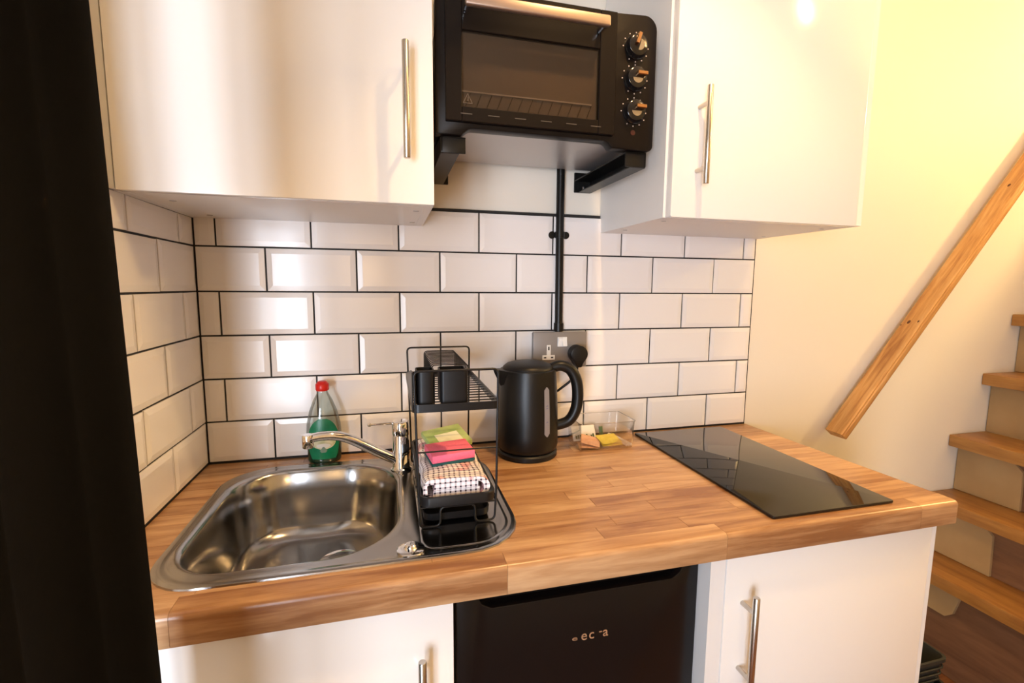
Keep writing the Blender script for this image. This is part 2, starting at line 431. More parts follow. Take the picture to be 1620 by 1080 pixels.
# ------------------------------------------------------------------ worktop: oak staves
WZ_T, WZ_B, YF = 0.90, 0.851, -0.573
def xr_at(y): return 1.514 + 0.030*(-y/0.573)
wt = tag(empty('worktop', (0.76, -0.28, WZ_B)), 'oak worktop of glued staves carrying the sink and the black hob', 'worktop')
NR = 15; RW = (0.573-0.006)/NR
SINK_R = (0.085, 0.10, 0.125, 0.10)
def rim_span(y):
    def e(cy, r_): d_ = abs(y-cy); return r_-math.sqrt(max(0, r_*r_-d_*d_))
    xl, xr = 0.075, 0.649
    if y > -0.064-SINK_R[3]: xl += e(-0.064-SINK_R[3], SINK_R[3])
    if y > -0.064-SINK_R[2]: xr -= e(-0.064-SINK_R[2], SINK_R[2])
    if y < -0.527+SINK_R[0]: xl += e(-0.527+SINK_R[0], SINK_R[0])
    if y < -0.527+SINK_R[1]: xr -= e(-0.527+SINK_R[1], SINK_R[1])
    return xl, xr
for i in range(NR):
    ya = -0.006 - i*RW; yb = ya - RW
    inside = (ya < -0.07 and yb > -0.525)
    if inside:      # cut-out under the sink rim
        lim = [rim_span(ya), rim_span(yb)]
        HX0, HX1 = max(l_[0] for l_ in lim)+0.004, min(l_[1] for l_ in lim)-0.004
    spans = [(0.006, HX0), (HX1, None)] if inside else [(0.006, None)]
    for (s0, s1) in spans:
        x = s0; end = s1 if s1 else min(xr_at(ya), xr_at(yb)); first = True
        while x < end - 1e-4:
            ln = random.uniform(0.16, 0.46)
            if first: ln *= random.uniform(0.4, 1); first = False
            x2 = x + ln
            if end - x2 < 0.09: x2 = end
            g = 0.00025
            last = (s1 is None and x2 == end)
            cx, cy = (x+x2)/2, (ya+yb)/2
            b = B()
            xa = x+g-cx
            if i == NR-1:      # front row: rounded nosing
                prof = [(ya-g-cy, WZ_B), (yb-cy+0.004, WZ_B), (yb-cy+0.001, WZ_B+0.001), (yb-cy, WZ_B+0.004)]
                for k in range(6):
                    a = math.pi/2*k/5; r = 0.009
                    prof.append((yb-cy+r-r*math.cos(a), WZ_T-r+r*math.sin(a)))
                prof.append((ya-g-cy, WZ_T))
                xe = (xr_at(yb) if last else x2-g)-cx
                b.prism(prof, 'x', xa, xe)
            else:
                if last: poly = [(xa, yb+g-cy), (xr_at(yb)-cx, yb+g-cy), (xr_at(ya)-cx, ya-g-cy), (xa, ya-g-cy)]
                else: poly = [(xa, yb+g-cy), (x2-g-cx, yb+g-cy), (x2-g-cx, ya-g-cy), (xa, ya-g-cy)]
                b.prism(poly, 'z', WZ_B, WZ_T, 0.0003, 1)
            o = b.build('stave', M['stave'], wt, smooth=40)
            o.location = (cx-0.76, cy+0.28, -WZ_B)
            x = x2

# ------------------------------------------------------------------ kitchen units
def handle(bar_x, y_door, z0, z1, parent, org, zs=None):
    b = B(); yb = y_door-0.033
    b.lathe([(0, z0), (0.0052, z0), (0.006, z0+0.001), (0.006, z1-0.001), (0.0052, z1), (0, z1)], (bar_x, yb, 0), 20)
    for zz in (zs or (z0+0.032, z1-0.032)):
        b.tube([(bar_x, yb, zz), (bar_x, y_door+0.0005, zz)], 0.0045, 12)
    o = b.build('handle', M['steel_brushed'], parent, smooth=40)
    return o
def at(o, org):          # geometry was built in world coordinates under a parent standing at org
    o.location = -Vector(org); return o

ZU0, ZU1, YU = 1.4745, 2.20, -0.338
def upper(name, label, x0, x1, dx0, dx1, hx, hz, caps, radius):
    org = (x0, 0, ZU0)
    t = tag(empty(name, org), label, 'cabinet', 'kitchen wall cabinets')
    b = B(); y0, y1 = -0.004, YU+0.021
    if name: 
        b.box((x0, y1, ZU0), (x0+0.018, y0, ZU1), 0.0006, 1); b.box((x1-0.018, y1, ZU0), (x1, y0, ZU1), 0.0006, 1)
        b.box((x0+0.018, y1+0.001, ZU0+0.0002), (x1-0.018, y0, ZU0+0.018)); b.box((x0+0.018, y1+0.001, ZU1-0.018), (x1-0.018, y0, ZU1))
        b.box((x0+0.018, -0.014, ZU0+0.018), (x1-0.018, -0.004, ZU1-0.018))
    at(b.build('carcass', M['carcass'], t), org)
    d = B().prism([(p[0], p[1]) for p in rrect(dx0, dx1, ZU0-0.001, ZU1-0.002, radius, 5)], 'y', YU, YU+0.019, 0.001, 2)
    do = at(d.build('door', M['door'], t), org)
    handle(hx, YU, hz[0], hz[1], do, org)
    for (cx, cy) in caps:
        at(B().lathe([(0, 0), (0.006, 0), (0.0055, -0.0012), (0, -0.0014)], (cx, cy, ZU0+0.0003), 16, 1.0, 0.7).build('screw_cap', M['edge'], t), org)
    return t, org
tL, oL = upper('wall_cabinet', 'gloss white wall cabinet over the sink, its bar handle nearest the oven',
      0.006, 0.5155, 0.0185, 0.5150, 0.4665, (1.5446, 1.735), [(0.06, -0.24), (0.06, -0.06), (0.487, -0.25), (0.487, -0.075)], 0.001)
at(B().box((0.0015, YU+0.006, ZU0+0.001), (0.0145, YU+0.02, ZU1), 0.0005, 1).build('filler_strip', M['carcass'], tL), oL)
tR, oR = upper('wall_cabinet', 'gloss white wall cabinet over the black hob, beside the stair wall',
      0.9985, 1.5150, 1.0035, 1.4965, 1.0597, (1.537, 1.728), [(1.03, -0.27), (1.03, -0.09), (1.48, -0.26), (1.48, -0.07)], 0.004)
at(B().box((1.4995, YU+0.004, ZU0), (1.5150, YU+0.02, ZU1), 0.0005, 1).build('end_strip', M['carcass'], tR), oR)

YD = -0.562
# base unit under the sink: open-topped carcass so that the bowl hangs inside
org = (0.006, 0, 0)
t = tag(empty('base_cabinet', org), 'gloss white base cabinet under the sink, left of the black fridge', 'cabinet', 'kitchen base cabinets')
b = B()
b.box((0.006, YD+0.02, 0.10), (0.022, -0.01, 0.849)); b.box((0.498, YD+0.02, 0.10), (0.515, -0.01, 0.849))
b.box((0.022, YD+0.02, 0.10), (0.498, -0.01, 0.118)); b.box((0.022, -0.016, 0.118), (0.498, -0.01, 0.70))
at(b.build('carcass', M['carcass'], t), org)
at(B().box((0.006, YD+0.06, 0.0), (0.515, YD+0.075, 0.10)).build('plinth', M['carcass'], t), org)
d = at(B().box((0.009, YD, 0.105), (0.5165, YD+0.019, 0.8485), 0.0012, 2).build('door', M['door'], t), org)
handle(0.4668, YD, 0.594, 0.7845, d, org)
# base unit under the hob
org = (0.966, 0, 0)
t = tag(empty('base_cabinet', org), 'gloss white base cabinet under the hob, between the black fridge and stairs', 'cabinet', 'kitchen base cabinets')
b = B()
b.box((0.975, YD+0.002, 0.0), (1.0055, -0.01, 0.8495)); b.box((1.5015, YD+0.004, 0.0), (1.5155, -0.01, 0.8495))
b.box((1.0055, YD+0.022, 0.10), (1.5015, -0.01, 0.118)); b.box((1.0055, -0.016, 0.118), (1.5015, -0.01, 0.8495))
at(b.build('carcass', M['carcass'], t), org)
at(B().box((1.0055, YD+0.06, 0.0), (1.5015, YD+0.075, 0.10)).build('plinth', M['carcass'], t), org)
d = at(B().box((1.0070, YD, 0.105), (1.4985, YD+0.019, 0.8485), 0.0012, 2).build('door', M['door'], t), org)
handle(1.0445, YD, 0.594, 0.7875, d, org)

# ------------------------------------------------------------------ fridge
org = (0.52, 0, 0)
t = tag(empty('fridge', org), 'black undercounter fridge with worn gold letters between the white cabinets', 'fridge')
b = B(); b.box((0.523, -0.47, 0.03), (0.969, -0.05, 0.838), 0.004, 2)
at(b.build('body', M['black_satin'], t), org)
d = B(); YFR = -0.535
xs0, xs1 = 0.5225, 0.9690
poly = [(xs0, 0.07), (xs1, 0.07), (xs1, 0.834), (xs1-0.030, 0.834), (xs1-0.040, 0.815), (xs1-0.055, 0.806), (xs0+0.060, 0.806), (xs0+0.044, 0.815), (xs0+0.034, 0.834), (xs0, 0.834)]
d.prism(poly, 'y', YFR, -0.474, 0.0025, 2)
do = at(d.build('door', M['fridge'], t), org)
at(B().box((xs0+0.034, -0.512, 0.800), (xs1-0.03, -0.476, 0.834), 0.002, 1).build('handle_recess', M['black_gloss'], do), (0, 0, 0)).location = (0, 0, 0)
at(B().box((0.53, -0.50, 0.0), (0.955, -0.46, 0.065)).build('plinth', M['black_plastic'], t), org)
def text_mesh(s, size, M4):
    cu = bpy.data.curves.new('txt', 'FONT'); cu.body = s; cu.size = size; cu.extrude = 0.0003; cu.resolution_u = 4
    o = bpy.data.objects.new('txt', cu); COL.objects.link(o)
    dg = bpy.context.evaluated_depsgraph_get(); dg.update()
    me = bpy.data.meshes.new_from_object(o.evaluated_get(dg)); bpy.data.objects.remove(o); bpy.data.curves.remove(cu)
    me.transform(M4); return me
FACE = Matrix(((1, 0, 0, 0), (0, 0, -1, 0), (0, 1, 0, 0), (0, 0, 0, 1)))     # text plane onto a wall facing -y
def letter(s, size, x, z, sy=1.0, bold=0):
    me = text_mesh(s, size, Matrix.Translation((x, YFR-0.0004, z)) @ FACE @ Matrix.Diagonal((1, sy, 1, 1)))
    o = link('letter', me, M['letter'], do); o.location = (0, 0, 0)
letter('e', 0.024, 0.7230, 0.7205, 0.50); letter('e', 0.0255, 0.7400, 0.7185); letter('c', 0.0255, 0.7545, 0.7185)
letter('a', 0.0255, 0.7810, 0.7185); letter('-', 0.022, 0.7735, 0.7235)

# ------------------------------------------------------------------ sink
org = (0.36, -0.3, 0.9)
t = tag(empty('sink', org), 'stainless steel inset sink with bowl and drainer in the oak worktop', 'sink')
N_ = 96
def star(poly, c):
    """resample a convex outline at equal angles seen from c"""
    out = []
    for k in range(N_):
        a = 2*math.pi*k/N_; dx, dy = math.cos(a), math.sin(a); best = None
        for (p, q) in zip(poly, poly[1:]+poly[:1]):
            ex, ey = q[0]-p[0], q[1]-p[1]; den = dx*ey - dy*ex
            if abs(den) < 1e-12: continue
            s_ = ((p[0]-c[0])*ey - (p[1]-c[1])*ex)/den; u = ((p[0]-c[0])*dy - (p[1]-c[1])*dx)/den
            if s_ > 0 and -1e-6 <= u <= 1+1e-6 and (best is None or s_ > best): best = s_
        out.append((c[0]+dx*best, c[1]+dy*best))
    return out
bc = (0.268, -0.292)
def bowl(ins, z): return [(x, y, z) for x, y in star(rrect(0.097+ins, 0.441-ins, -0.492+ins, -0.092-ins, (0.088, 0.125, 0.115, 0.102), 10), bc)]
def outer(ins, z): return [(x, y, z) for x, y in star(rrect(0.075+ins, 0.649-ins, -0.527+ins, -0.064-ins, SINK_R, 10), bc)]
Z = 0.9
rings = [outer(0.0, Z+0.0002), outer(0.0006, Z+0.0028), outer(0.004, Z+0.0042), outer(0.010, Z+0.0035), outer(0.0135, Z+0.0022)]
mid0, mid1 = rings[-1], bowl(-0.012, Z+0.0022)
mid1 = [(x, y, z) for x, y, z in mid1]
def lerp(A, C, s_): return [tuple(a*(1-s_)+c*s_ for a, c in zip(p, q)) for p, q in zip(A, C)]
# keep the bowl's raised lip inside the outer rim where the two run close together
mid1 = [q if (Vector(q[:2])-Vector(bc)).length < (Vector(p[:2])-Vector(bc)).length-0.003 else
        (bc[0]+(p[0]-bc[0])*0.985, bc[1]+(p[1]-bc[1])*0.985, q[2]) for p, q in zip(mid0, mid1)]
rings += [lerp(mid0, mid1, s_) for s_ in (0.33, 0.66)] + [mid1]
rings += [bowl(-0.006, Z+0.0034), bowl(-0.002, Z+0.0028), bowl(0.002, Z-0.001), bowl(0.005, Z-0.006), bowl(0.010, Z-0.05), bowl(0.016, Z-0.10)]
for k in range(1, 7):
    a = math.pi/2*k/6; r = 0.04
    rings.append(bowl(0.018+r*(1-math.cos(a)), Z-0.112-r*math.sin(a)))
rings += [bowl(0.09, Z-0.1535), bowl(0.13, Z-0.1545)]
b = B(); b.loft(rings, cap1=True)
at(b.build('basin', M['sink'], t, smooth=50), org)
# drainer: pressed panel with raised ribs
b = B()
def drainer(ins, z): return [(x, y, z) for x, y in rrect(0.474+ins, 0.634-ins, -0.505+ins, -0.085-ins, (0.03, 0.075, 0.10, 0.03), 8)]
b.loft([drainer(0, Z+0.0021), drainer(0.003, Z+0.0036), drainer(0.006, Z+0.0030), drainer(0.012, Z+0.0026)], cap1=True)
at(b.build('drainer', M['sink'], t, smooth=50), org)
sb = B()
sb.lathe([(0, 0.0), (0.034, 0.0), (0.042, 0.003), (0.044, 0.0015), (0.044, 0)], (0.318, -0.235, Z-0.1542), 40)
st = at(sb.build('waste', M['chrome'], t, smooth=40), org)
at(B().lathe([(0, 0.0065), (0.004, 0.006), (0.006, 0.0035), (0.022, 0.003), (0.026, 0.001)], (0.318, -0.235, Z-0.1535), 32).build('strainer', M['steel_brushed'], st, smooth=40), (0, 0, 0)).location = (0, 0, 0)
kb = B(); kb.lathe([(0.0225, 0.0), (0.0225, 0.0025), (0.020, 0.004), (0.011, 0.0044), (0.0095, 0.006), (0.0095, 0.009), (0.0075, 0.011), (0, 0.0115)], (0.4565, -0.497, Z+0.0023), 36)
at(kb.build('waste_knob', M['chrome'], t, smooth=40), org)

# ------------------------------------------------------------------ mixer tap
tx, ty = 0.4500, -0.1435
org = (tx, ty, 0.9025)
t = tag(empty('mixer_tap', org), 'chrome mixer tap with long angled spout on the sink rim', 'tap')
at(B().lathe([(0, 0.9024), (0.0245, 0.9024), (0.0245, 0.906), (0.021, 0.909), (0.0195, 0.912), (0.0190, 0.983), (0.0185, 0.985), (0, 0.985)], (tx, ty, 0), 40).build('body', M['chrome'], t, smooth=40), org)
cp = at(B().lathe([(0, 0.9855), (0.0192, 0.9855), (0.0198, 0.988), (0.0198, 1.012), (0.018, 1.0165), (0.010, 1.018), (0, 1.018)], (tx, ty, 0), 40).build('cap', M['chrome'], t, smooth=40), org)
lv = B().tube([(tx-0.012, ty, 1.0125), (tx-0.04, ty-0.008, 1.015), (tx-0.066, ty-0.015, 1.0165)], [0.0035, 0.0028, 0.0026], 12)
lv.lathe([(0, -0.005), (0.0035, -0.0035), (0.005, 0), (0.0035, 0.0035), (0, 0.005)], (tx-0.068, ty-0.0155, 1.0167), 16)
lo = lv.build('lever', M['chrome'], cp, smooth=40)
sp = smooth_path([(tx-0.008, ty-0.002, 0.9235), (tx-0.055, ty-0.015, 0.955), (tx-0.105, ty-0.032, 0.9905), (tx-0.135, ty-0.042, 1.0045), (tx-0.165, ty-0.050, 1.0085), (tx-0.188, ty-0.056, 1.0065)], 8)
so = B().tube(sp, [0.0118 - 0.0028*i/(len(sp)-1) for i in range(len(sp))], 18)
so.lathe([(0, 0.0), (0.0105, 0.0), (0.0115, 0.001), (0.0115, 0.026), (0.0105, 0.028), (0.006, 0.0285), (0, 0.0285)], (tx-0.190, ty-0.0565, 0.9875), 24)
at(so.build('spout', M['chrome'], t, smooth=45), org)

# ------------------------------------------------------------------ hob
org = (1.26, -0.29, 0.9)
t = tag(empty('hob', org), 'black glass two zone hob set in the oak worktop', 'hob')
b = B(); b.prism(rrect(1.1125, 1.4045, -0.5495, -0.0315, 0.004, 4), 'z', 0.9012, 0.9062, 0.0011, 2)
gl = at(b.build('glass_top', M['hob'], t), org)
at(B().prism(rrect(1.116, 1.401, -0.546, -0.035, 0.003, 4), 'z', 0.8995, 0.9013).build('seal', M['black_plastic'], t), org)

# ------------------------------------------------------------------ oven and its wall brackets
YO_ = -0.300
org = (0.75, -0.15, 1.612)
t = tag(empty('toaster_oven', org), 'black countertop oven with glass door and three knobs between the wall cabinets', 'oven')
b = B()
b.box((0.535, -0.275, 1.634), (0.968, -0.035, 1.862), 0.004, 2)
at(b.build('body', M['black_satin'], t), org)
at(B().box((0.540, -0.282, 1.6315), (0.963, -0.030, 1.6338), 0.0008, 1).build('base_plate', M['galv'], t), org)
# front frame with an arched gap between its two feet
fr = rrect(0.523, 0.978, 1.612, 1.878, (0.012, 0.012, 0.028, 0.028), 6)
outl = [(0.523, 1.612), (0.572, 1.612), (0.583, 1.622), (0.590, 1.6255), (0.868, 1.6255), (0.876, 1.622), (0.884, 1.612), (0.966, 1.612)]
outl = outl + [p for p in fr[7:21]]
outl = outl + [(0.523, 1.852)] if outl[-1][1] > 1.852 else outl
b = B(); b.prism(outl, 'y', YO_, -0.272, 0.003, 2)
fo = at(b.build('front_frame', M['brown_black'], t, smooth=35), org)
# door: frame around a window
dr = B()
DX0, DX1, DZ0, DZ1 = 0.5405, 0.8825, 1.634, 1.868
GX0, GX1, GZ0, GZ1 = 0.5705, 0.8465, 1.6605, 1.7950
Yd0 = YO_-0.012
for (a0, a1, c0, c1) in ((DX0, GX0, DZ0, DZ1), (GX1, DX1, DZ0, DZ1), (GX0, GX1, DZ0, GZ0), (GX0, GX1, GZ1, DZ1)):
    dr.box((a0, Yd0, c0), (a1, YO_-0.0005, c1), 0.0012, 1)
door = at(dr.build('door', M['brown_black'], t, smooth=35), org)
dp = lambda o: o                       # children of the door share its coordinates
dp(B().box((GX0, Yd0+0.003, GZ0), (GX1, Yd0+0.006, GZ1)).build('door_glass', M['oven_glass'], door))
B().box((GX0, YO_-0.0008, GZ0), (GX1, YO_-0.0003, GZ1)).build('liner', M['oven_in'], door)
wb = B()
wb.box((GX0+0.001, YO_-0.0035, 1.6895), (GX1-0.012, YO_-0.0018, 1.6920))
wb.build('rack_edge', mat('rack_wire', (0.75, 0.68, 0.58), 0.4, 0.0), door)
wire = mat('rack_wire_dark', (0.13, 0.10, 0.075), 0.5)
wb = B()
for i in range(13):
    x = GX0+0.018+i*0.0205
    wb.tube([(x, YO_-0.0022, 1.6885), (x-0.010, YO_-0.0022, 1.6635)], 0.0008, 6)
wb.build('rack_wires', wire, door)
tri = B()
tz = (0.5735, 0.5905, 0.582); 
for p, q in (((tz[0], 1.6675), (tz[1], 1.6675)), ((tz[1], 1.6675), (tz[2], 1.6845)), ((tz[2], 1.6845), (tz[0], 1.6675))):
    tri.tube([(p[0], Yd0+0.0022, p[1]), (q[0], Yd0+0.0022, q[1])], 0.0006, 6)
tri.tube([(tz[2], Yd0+0.0022, 1.671), (tz[2]+0.001, Yd0+0.0022, 1.679)], 0.0009, 6)
tri.build('warning_triangle', wire, door)
for i in range(6):
    x = 0.568+i*0.0525
    B().box((x, Yd0-0.0003, 1.6470), (x+0.022, Yd0+0.001, 1.6485)).build('vent_slot', M['slot'], door)
hb = B(); hb.box((0.572, -0.352, 1.8180), (0.850, -0.340, 1.8380), 0.0035, 3)
hb_o = hb.build('handle', mat('oven_handle_metal', (0.40, 0.31, 0.26), 0.42, 0.9), door)
for x in (0.574, 0.8395): B().box((x, -0.343, 1.821), (x+0.009, Yd0-0.0003, 1.835), 0.002, 1).build('handle_stay', M['chrome'], hb_o)
# knobs and their dials
for kz, ang in ((1.8135, 72), (1.7515, 0), (1.6875, 0)):
    kx = 0.930
    Mk = Matrix.Translation((kx, YO_, kz)) @ Matrix.Rotation(math.radians(90), 4, 'X')
    k = at(B().lathe([(0.0245, 0.0003), (0.0245, 0.003), (0.023, 0.0045), (0.0205, 0.013), (0.018, 0.0145), (0, 0.0145)], n=36, M=Mk).build('knob', M['black_gloss'], t, smooth=35), org)
    a = math.radians(ang)
    g = B(); g.box((-0.004, -0.0035, 0.0), (0.0185, 0.0035, 0.009), 0.001, 1)
    # local z = out of the panel
    Mg = Matrix.Translation((kx, YO_-0.0140, kz)) @ Matrix.Rotation(math.radians(90), 4, 'X') @ Matrix.Rotation(a, 4, 'Z') @ Matrix.Translation((0, 0.006, 0))
    bmesh.ops.transform(g.bm, matrix=Mg, verts=g.bm.verts)
    g.build('pointer', M['gold'], k)
    g = B()
    half = [(0.011*math.cos(math.pi*(1+q/10)), 0.010*math.sin(math.pi*(1+q/10))) for q in range(11)]
    g.prism(half, 'z', 0, 0.0009)
    Mg = Matrix.Translation((kx, YO_-0.0143, kz)) @ Matrix.Rotation(math.radians(90), 4, 'X') @ Matrix.Rotation(a + (math.pi if False else 0), 4, 'Z') @ Matrix.Translation((0, -0.002, 0))
    bmesh.ops.transform(g.bm, matrix=Mg, verts=g.bm.verts)
    g.build('cap_plate', M['steel_brushed'], k)
    dm = B()
    for q in range(11):
        aa = math.radians(-150 + q*30 + 30)
        dm.lathe([(0, 0.0006), (0.0013, 0.0005), (0.0013, 0)], n=8, M=Matrix.Translation((kx+0.0280*math.cos(aa), YO_, kz+0.0280*math.sin(aa))) @ Matrix.Rotation(math.radians(90), 4, 'X'))
    at(dm.build('dial_marks', M['mark'], t), org)
at(B().lathe([(0, 0.001), (0.005, 0.0008), (0.0055, 0)], n=16, M=Matrix.Translation((0.930, YO_, 1.6465)) @ Matrix.Rotation(math.radians(90), 4, 'X')).build('indicator_lamp', M['red_mark'], t), org)

def bracket(x0, x1, open_dir, label):
    org = (x0, 0, 1.58)
    o = tag(empty('oven_bracket', org), label, 'bracket', 'brackets under the oven')
    b = B(); th = 0.003; z0, z1, yF = 1.5795, 1.6105, -0.292
    b.box((x0, -0.008, 1.5795), (x1, -0.001, 1.6305), 0.001, 1)                      # wall plate
    sx = x1 if open_dir < 0 else x0                                                      # outer web
    b.prism([(-0.008, z0), (yF, z0+0.003), (yF, z1), (-0.008, z1+0.02)], 'x', sx-(th if open_dir < 0 else 0), sx+(0 if open_dir < 0 else th))
    b.box((x0, yF, z1-th), (x1, -0.008, z1), 0.0006, 1)                                 # top flange
    b.box((x0+0.012 if open_dir < 0 else x0, yF+0.002, z0), (x1 if open_dir < 0 else x1-0.012, -0.008, z0+th), 0.0006, 1)
    b.box((x0, yF, z0+0.0005), (x1, yF+0.004, z1), 0.0015, 2)                           # front cap
    at(b.build('arm', M['black_satin'], o), org)
    at(B().tube([((x0+x1)/2+0.008*open_dir, -0.03, z0+0.003), ((x0+x1)/2+0.008*open_dir, -0.03, z0+0.010)], 0.003, 10).build('screw', M['chrome'], o), org)
bracket(0.9195, 0.9675, -1, 'black steel oven bracket beside the cabinet over the hob')
bracket(0.5325, 0.5805, 1, 'black steel oven bracket beside the cabinet over the sink')

# ------------------------------------------------------------------ conduit and socket
org = (0.876, 0, 1.20)
t = tag(empty('cable_conduit', org), 'black round cable conduit running down the tiles to the socket', 'conduit')
at(B().tube([(0.8775, -0.0185, 1.205), (0.8760, -0.0185, 1.45), (0.8750, -0.0185, 1.86)], 0.0108, 20).build('tube', M['black_satin'], t), org)
at(B().lathe([(0.0108, 0), (0.0135, 0), (0.0135, 0.022), (0.0108, 0.022)], (0.8775, -0.0185, 1.2065), 24).build('collar', M['black_satin'], t), org)
cl = B(); cl.lathe([(0.0108, -0.008), (0.0132, -0.008), (0.0132, 0.008), (0.0108, 0.008)], (0.8760, -0.0185, 1.464), 24)
for s_ in (-1, 1):
    cl.lathe([(0, 0.0035), (0.0095, 0.003), (0.0098, 0.0)], n=20, M=Matrix.Translation((0.8760+s_*0.0195, -0.0105, 1.464)) @ Matrix.Rotation(math.radians(90), 4, 'X'))
ck = at(cl.build('saddle_clip', M['black_satin'], t), org)

org = (0.878, 0, 1.108)
t = tag(empty('wall_socket', org), 'grey metal double wall socket on the tiles behind the kettle', 'socket')
at(B().box((0.8030, -0.030, 1.1095), (0.9530, -0.0105, 1.2040), 0.003, 2).build('back_box', M['gunmetal'], t), org)
at(B().box((0.8015, -0.0345, 1.1080), (0.9545, -0.0305, 1.2055), 0.0016, 2).build('face_plate', M['gunmetal'], t), org)
ins = B(); ins.box((0.8265, -0.0365, 1.1300), (0.8620, -0.0346, 1.1430), 0.0006, 1); ins.box((0.8388, -0.0365, 1.1430), (0.8500, -0.0346, 1.1705), 0.0006, 1)
io = at(ins.build('socket_insert', M['white_plastic'], t), org)
for (x0, x1, z0, z1) in ((0.8425, 0.8463, 1.1565, 1.1660), (0.8305, 0.8375, 1.1345, 1.1385), (0.8505, 0.8575, 1.1345, 1.1385)):
    B().box((x0, -0.0368, z0), (x1, -0.0364, z1)).build('pin_hole', M['black_plastic'], io)
sw = at(B().box((0.8690, -0.0378, 1.1655), (0.8960, -0.0346, 1.1915), 0.0008, 1).build('switch_surround', M['white_plastic'], t), org)
B().prism([(-0.0380, 1.1675), (-0.0440, 1.1680), (-0.0382, 1.1895)], 'x', 0.8825, 0.8945).build('rocker', M['white_plastic'], sw)
B().prism([(-0.0380, 1.1675), (-0.0382, 1.1895), (-0.0420, 1.1890)], 'x', 0.8705, 0.8820).build('rocker', M['white_plastic'], sw)

# kettle plug and its cord
org = (0.922, -0.036, 1.115)
t = tag(empty('plug', org), 'black three pin plug in the wall socket, with its cord to the kettle', 'plug')
pb = B()
px, pz = 0.9220, 1.147
outl = [(px+0.0245*math.cos(math.radians(a)), pz+0.0235*math.sin(math.radians(a))) for a in range(-30, 211, 15)] + [(px-0.012, pz-0.024), (px-0.007, pz-0.036), (px+0.007, pz-0.036), (px+0.012, pz-0.024)]
pb.prism(outl, 'y', -0.066, -0.0352, 0.003, 2)
at(pb.build('plug_body', M['black_plastic'], t, smooth=40), org)
cd = smooth_path([(px, -0.050, pz-0.033), (px-0.002, -0.049, pz-0.05), (px-0.016, -0.044, pz-0.075), (px-0.045, -0.036, pz-0.10), (px-0.075, -0.018, pz-0.13), (px-0.085, -0.014, pz-0.18), (px-0.080, -0.014, 0.93), (px-0.085, -0.018, 0.905), (px-0.108, -0.025, 0.9036), (px-0.125, -0.034, 0.9036)], 8)
at(B().tube(cd, 0.0033, 10).build('cord', M['black_plastic'], t, smooth=50), org)

# ------------------------------------------------------------------ kettle
kc = (0.7665, -0.104)
org = (kc[0], kc[1], 0.9)
t = tag(empty('kettle', org), 'matt black electric kettle with water gauge on the worktop', 'kettle')
at(B().lathe([(0, 0.9002), (0.074, 0.9002), (0.0765, 0.903), (0.0765, 0.912), (0.072, 0.916), (0, 0.916)], (kc[0], kc[1], 0), 56).build('power_base', M['black_plastic'], t, smooth=35), org)
body = B()
prof = [(0, 0.9165), (0.070, 0.9165), (0.0745, 0.920), (0.0775, 0.930), (0.0778, 0.96), (0.0765, 1.02), (0.0735, 1.08), (0.0708, 1.116), (0.0700, 1.121), (0.066, 1.1225), (0, 1.1225)]
body.lathe(prof, (kc[0], kc[1], 0), 56)
# spout lip, pointing left and a little forward
sa = math.radians(188)
def rad(a, r, z): return (kc[0]+r*math.cos(a), kc[1]+r*math.sin(a), z)
body.loft([[rad(sa-0.42, 0.070, 1.121), rad(sa, 0.094, 1.1245), rad(sa+0.42, 0.070, 1.121)],
           [rad(sa-0.40, 0.070, 1.112), rad(sa, 0.090, 1.114), rad(sa+0.40, 0.070, 1.112)],
           [rad(sa-0.25, 0.0715, 1.085), rad(sa, 0.0745, 1.083), rad(sa+0.25, 0.0715, 1.085)]], closed=False)
body.loft([[rad(sa-0.42, 0.070, 1.121), rad(sa, 0.094, 1.1245), rad(sa+0.42, 0.070, 1.121)],
           [rad(sa-0.45, 0.060, 1.1222), rad(sa, 0.060, 1.1222), rad(sa+0.45, 0.060, 1.1222)]], closed=False)
at(body.build('body', M['black_satin'], t, smooth=45), org)
at(B().lathe([(0.064, 1.1224), (0.063, 1.127), (0.055, 1.1335), (0.040, 1.1385), (0.02, 1.141), (0, 1.1415)], (kc[0], kc[1], 0), 48).build('lid', M['black_plastic'], t, smooth=40), org)
ha = math.radians(-10)
def hp(r, z): return (kc[0]+r*math.cos(ha), kc[1]+r*math.sin(ha), z)
hpts = smooth_path([hp(0.052, 1.119), hp(0.082, 1.128), hp(0.108, 1.118), hp(0.124, 1.090), hp(0.129, 1.050), hp(0.124, 1.012), hp(0.106, 0.984), hp(0.072, 0.972)], 8)
at(B().tube(hpts, [0.013+0.002*math.sin(math.pi*i/(len(hpts)-1)) for i in range(len(hpts))], 18).build('handle', M['black_satin'], t, smooth=60), org)
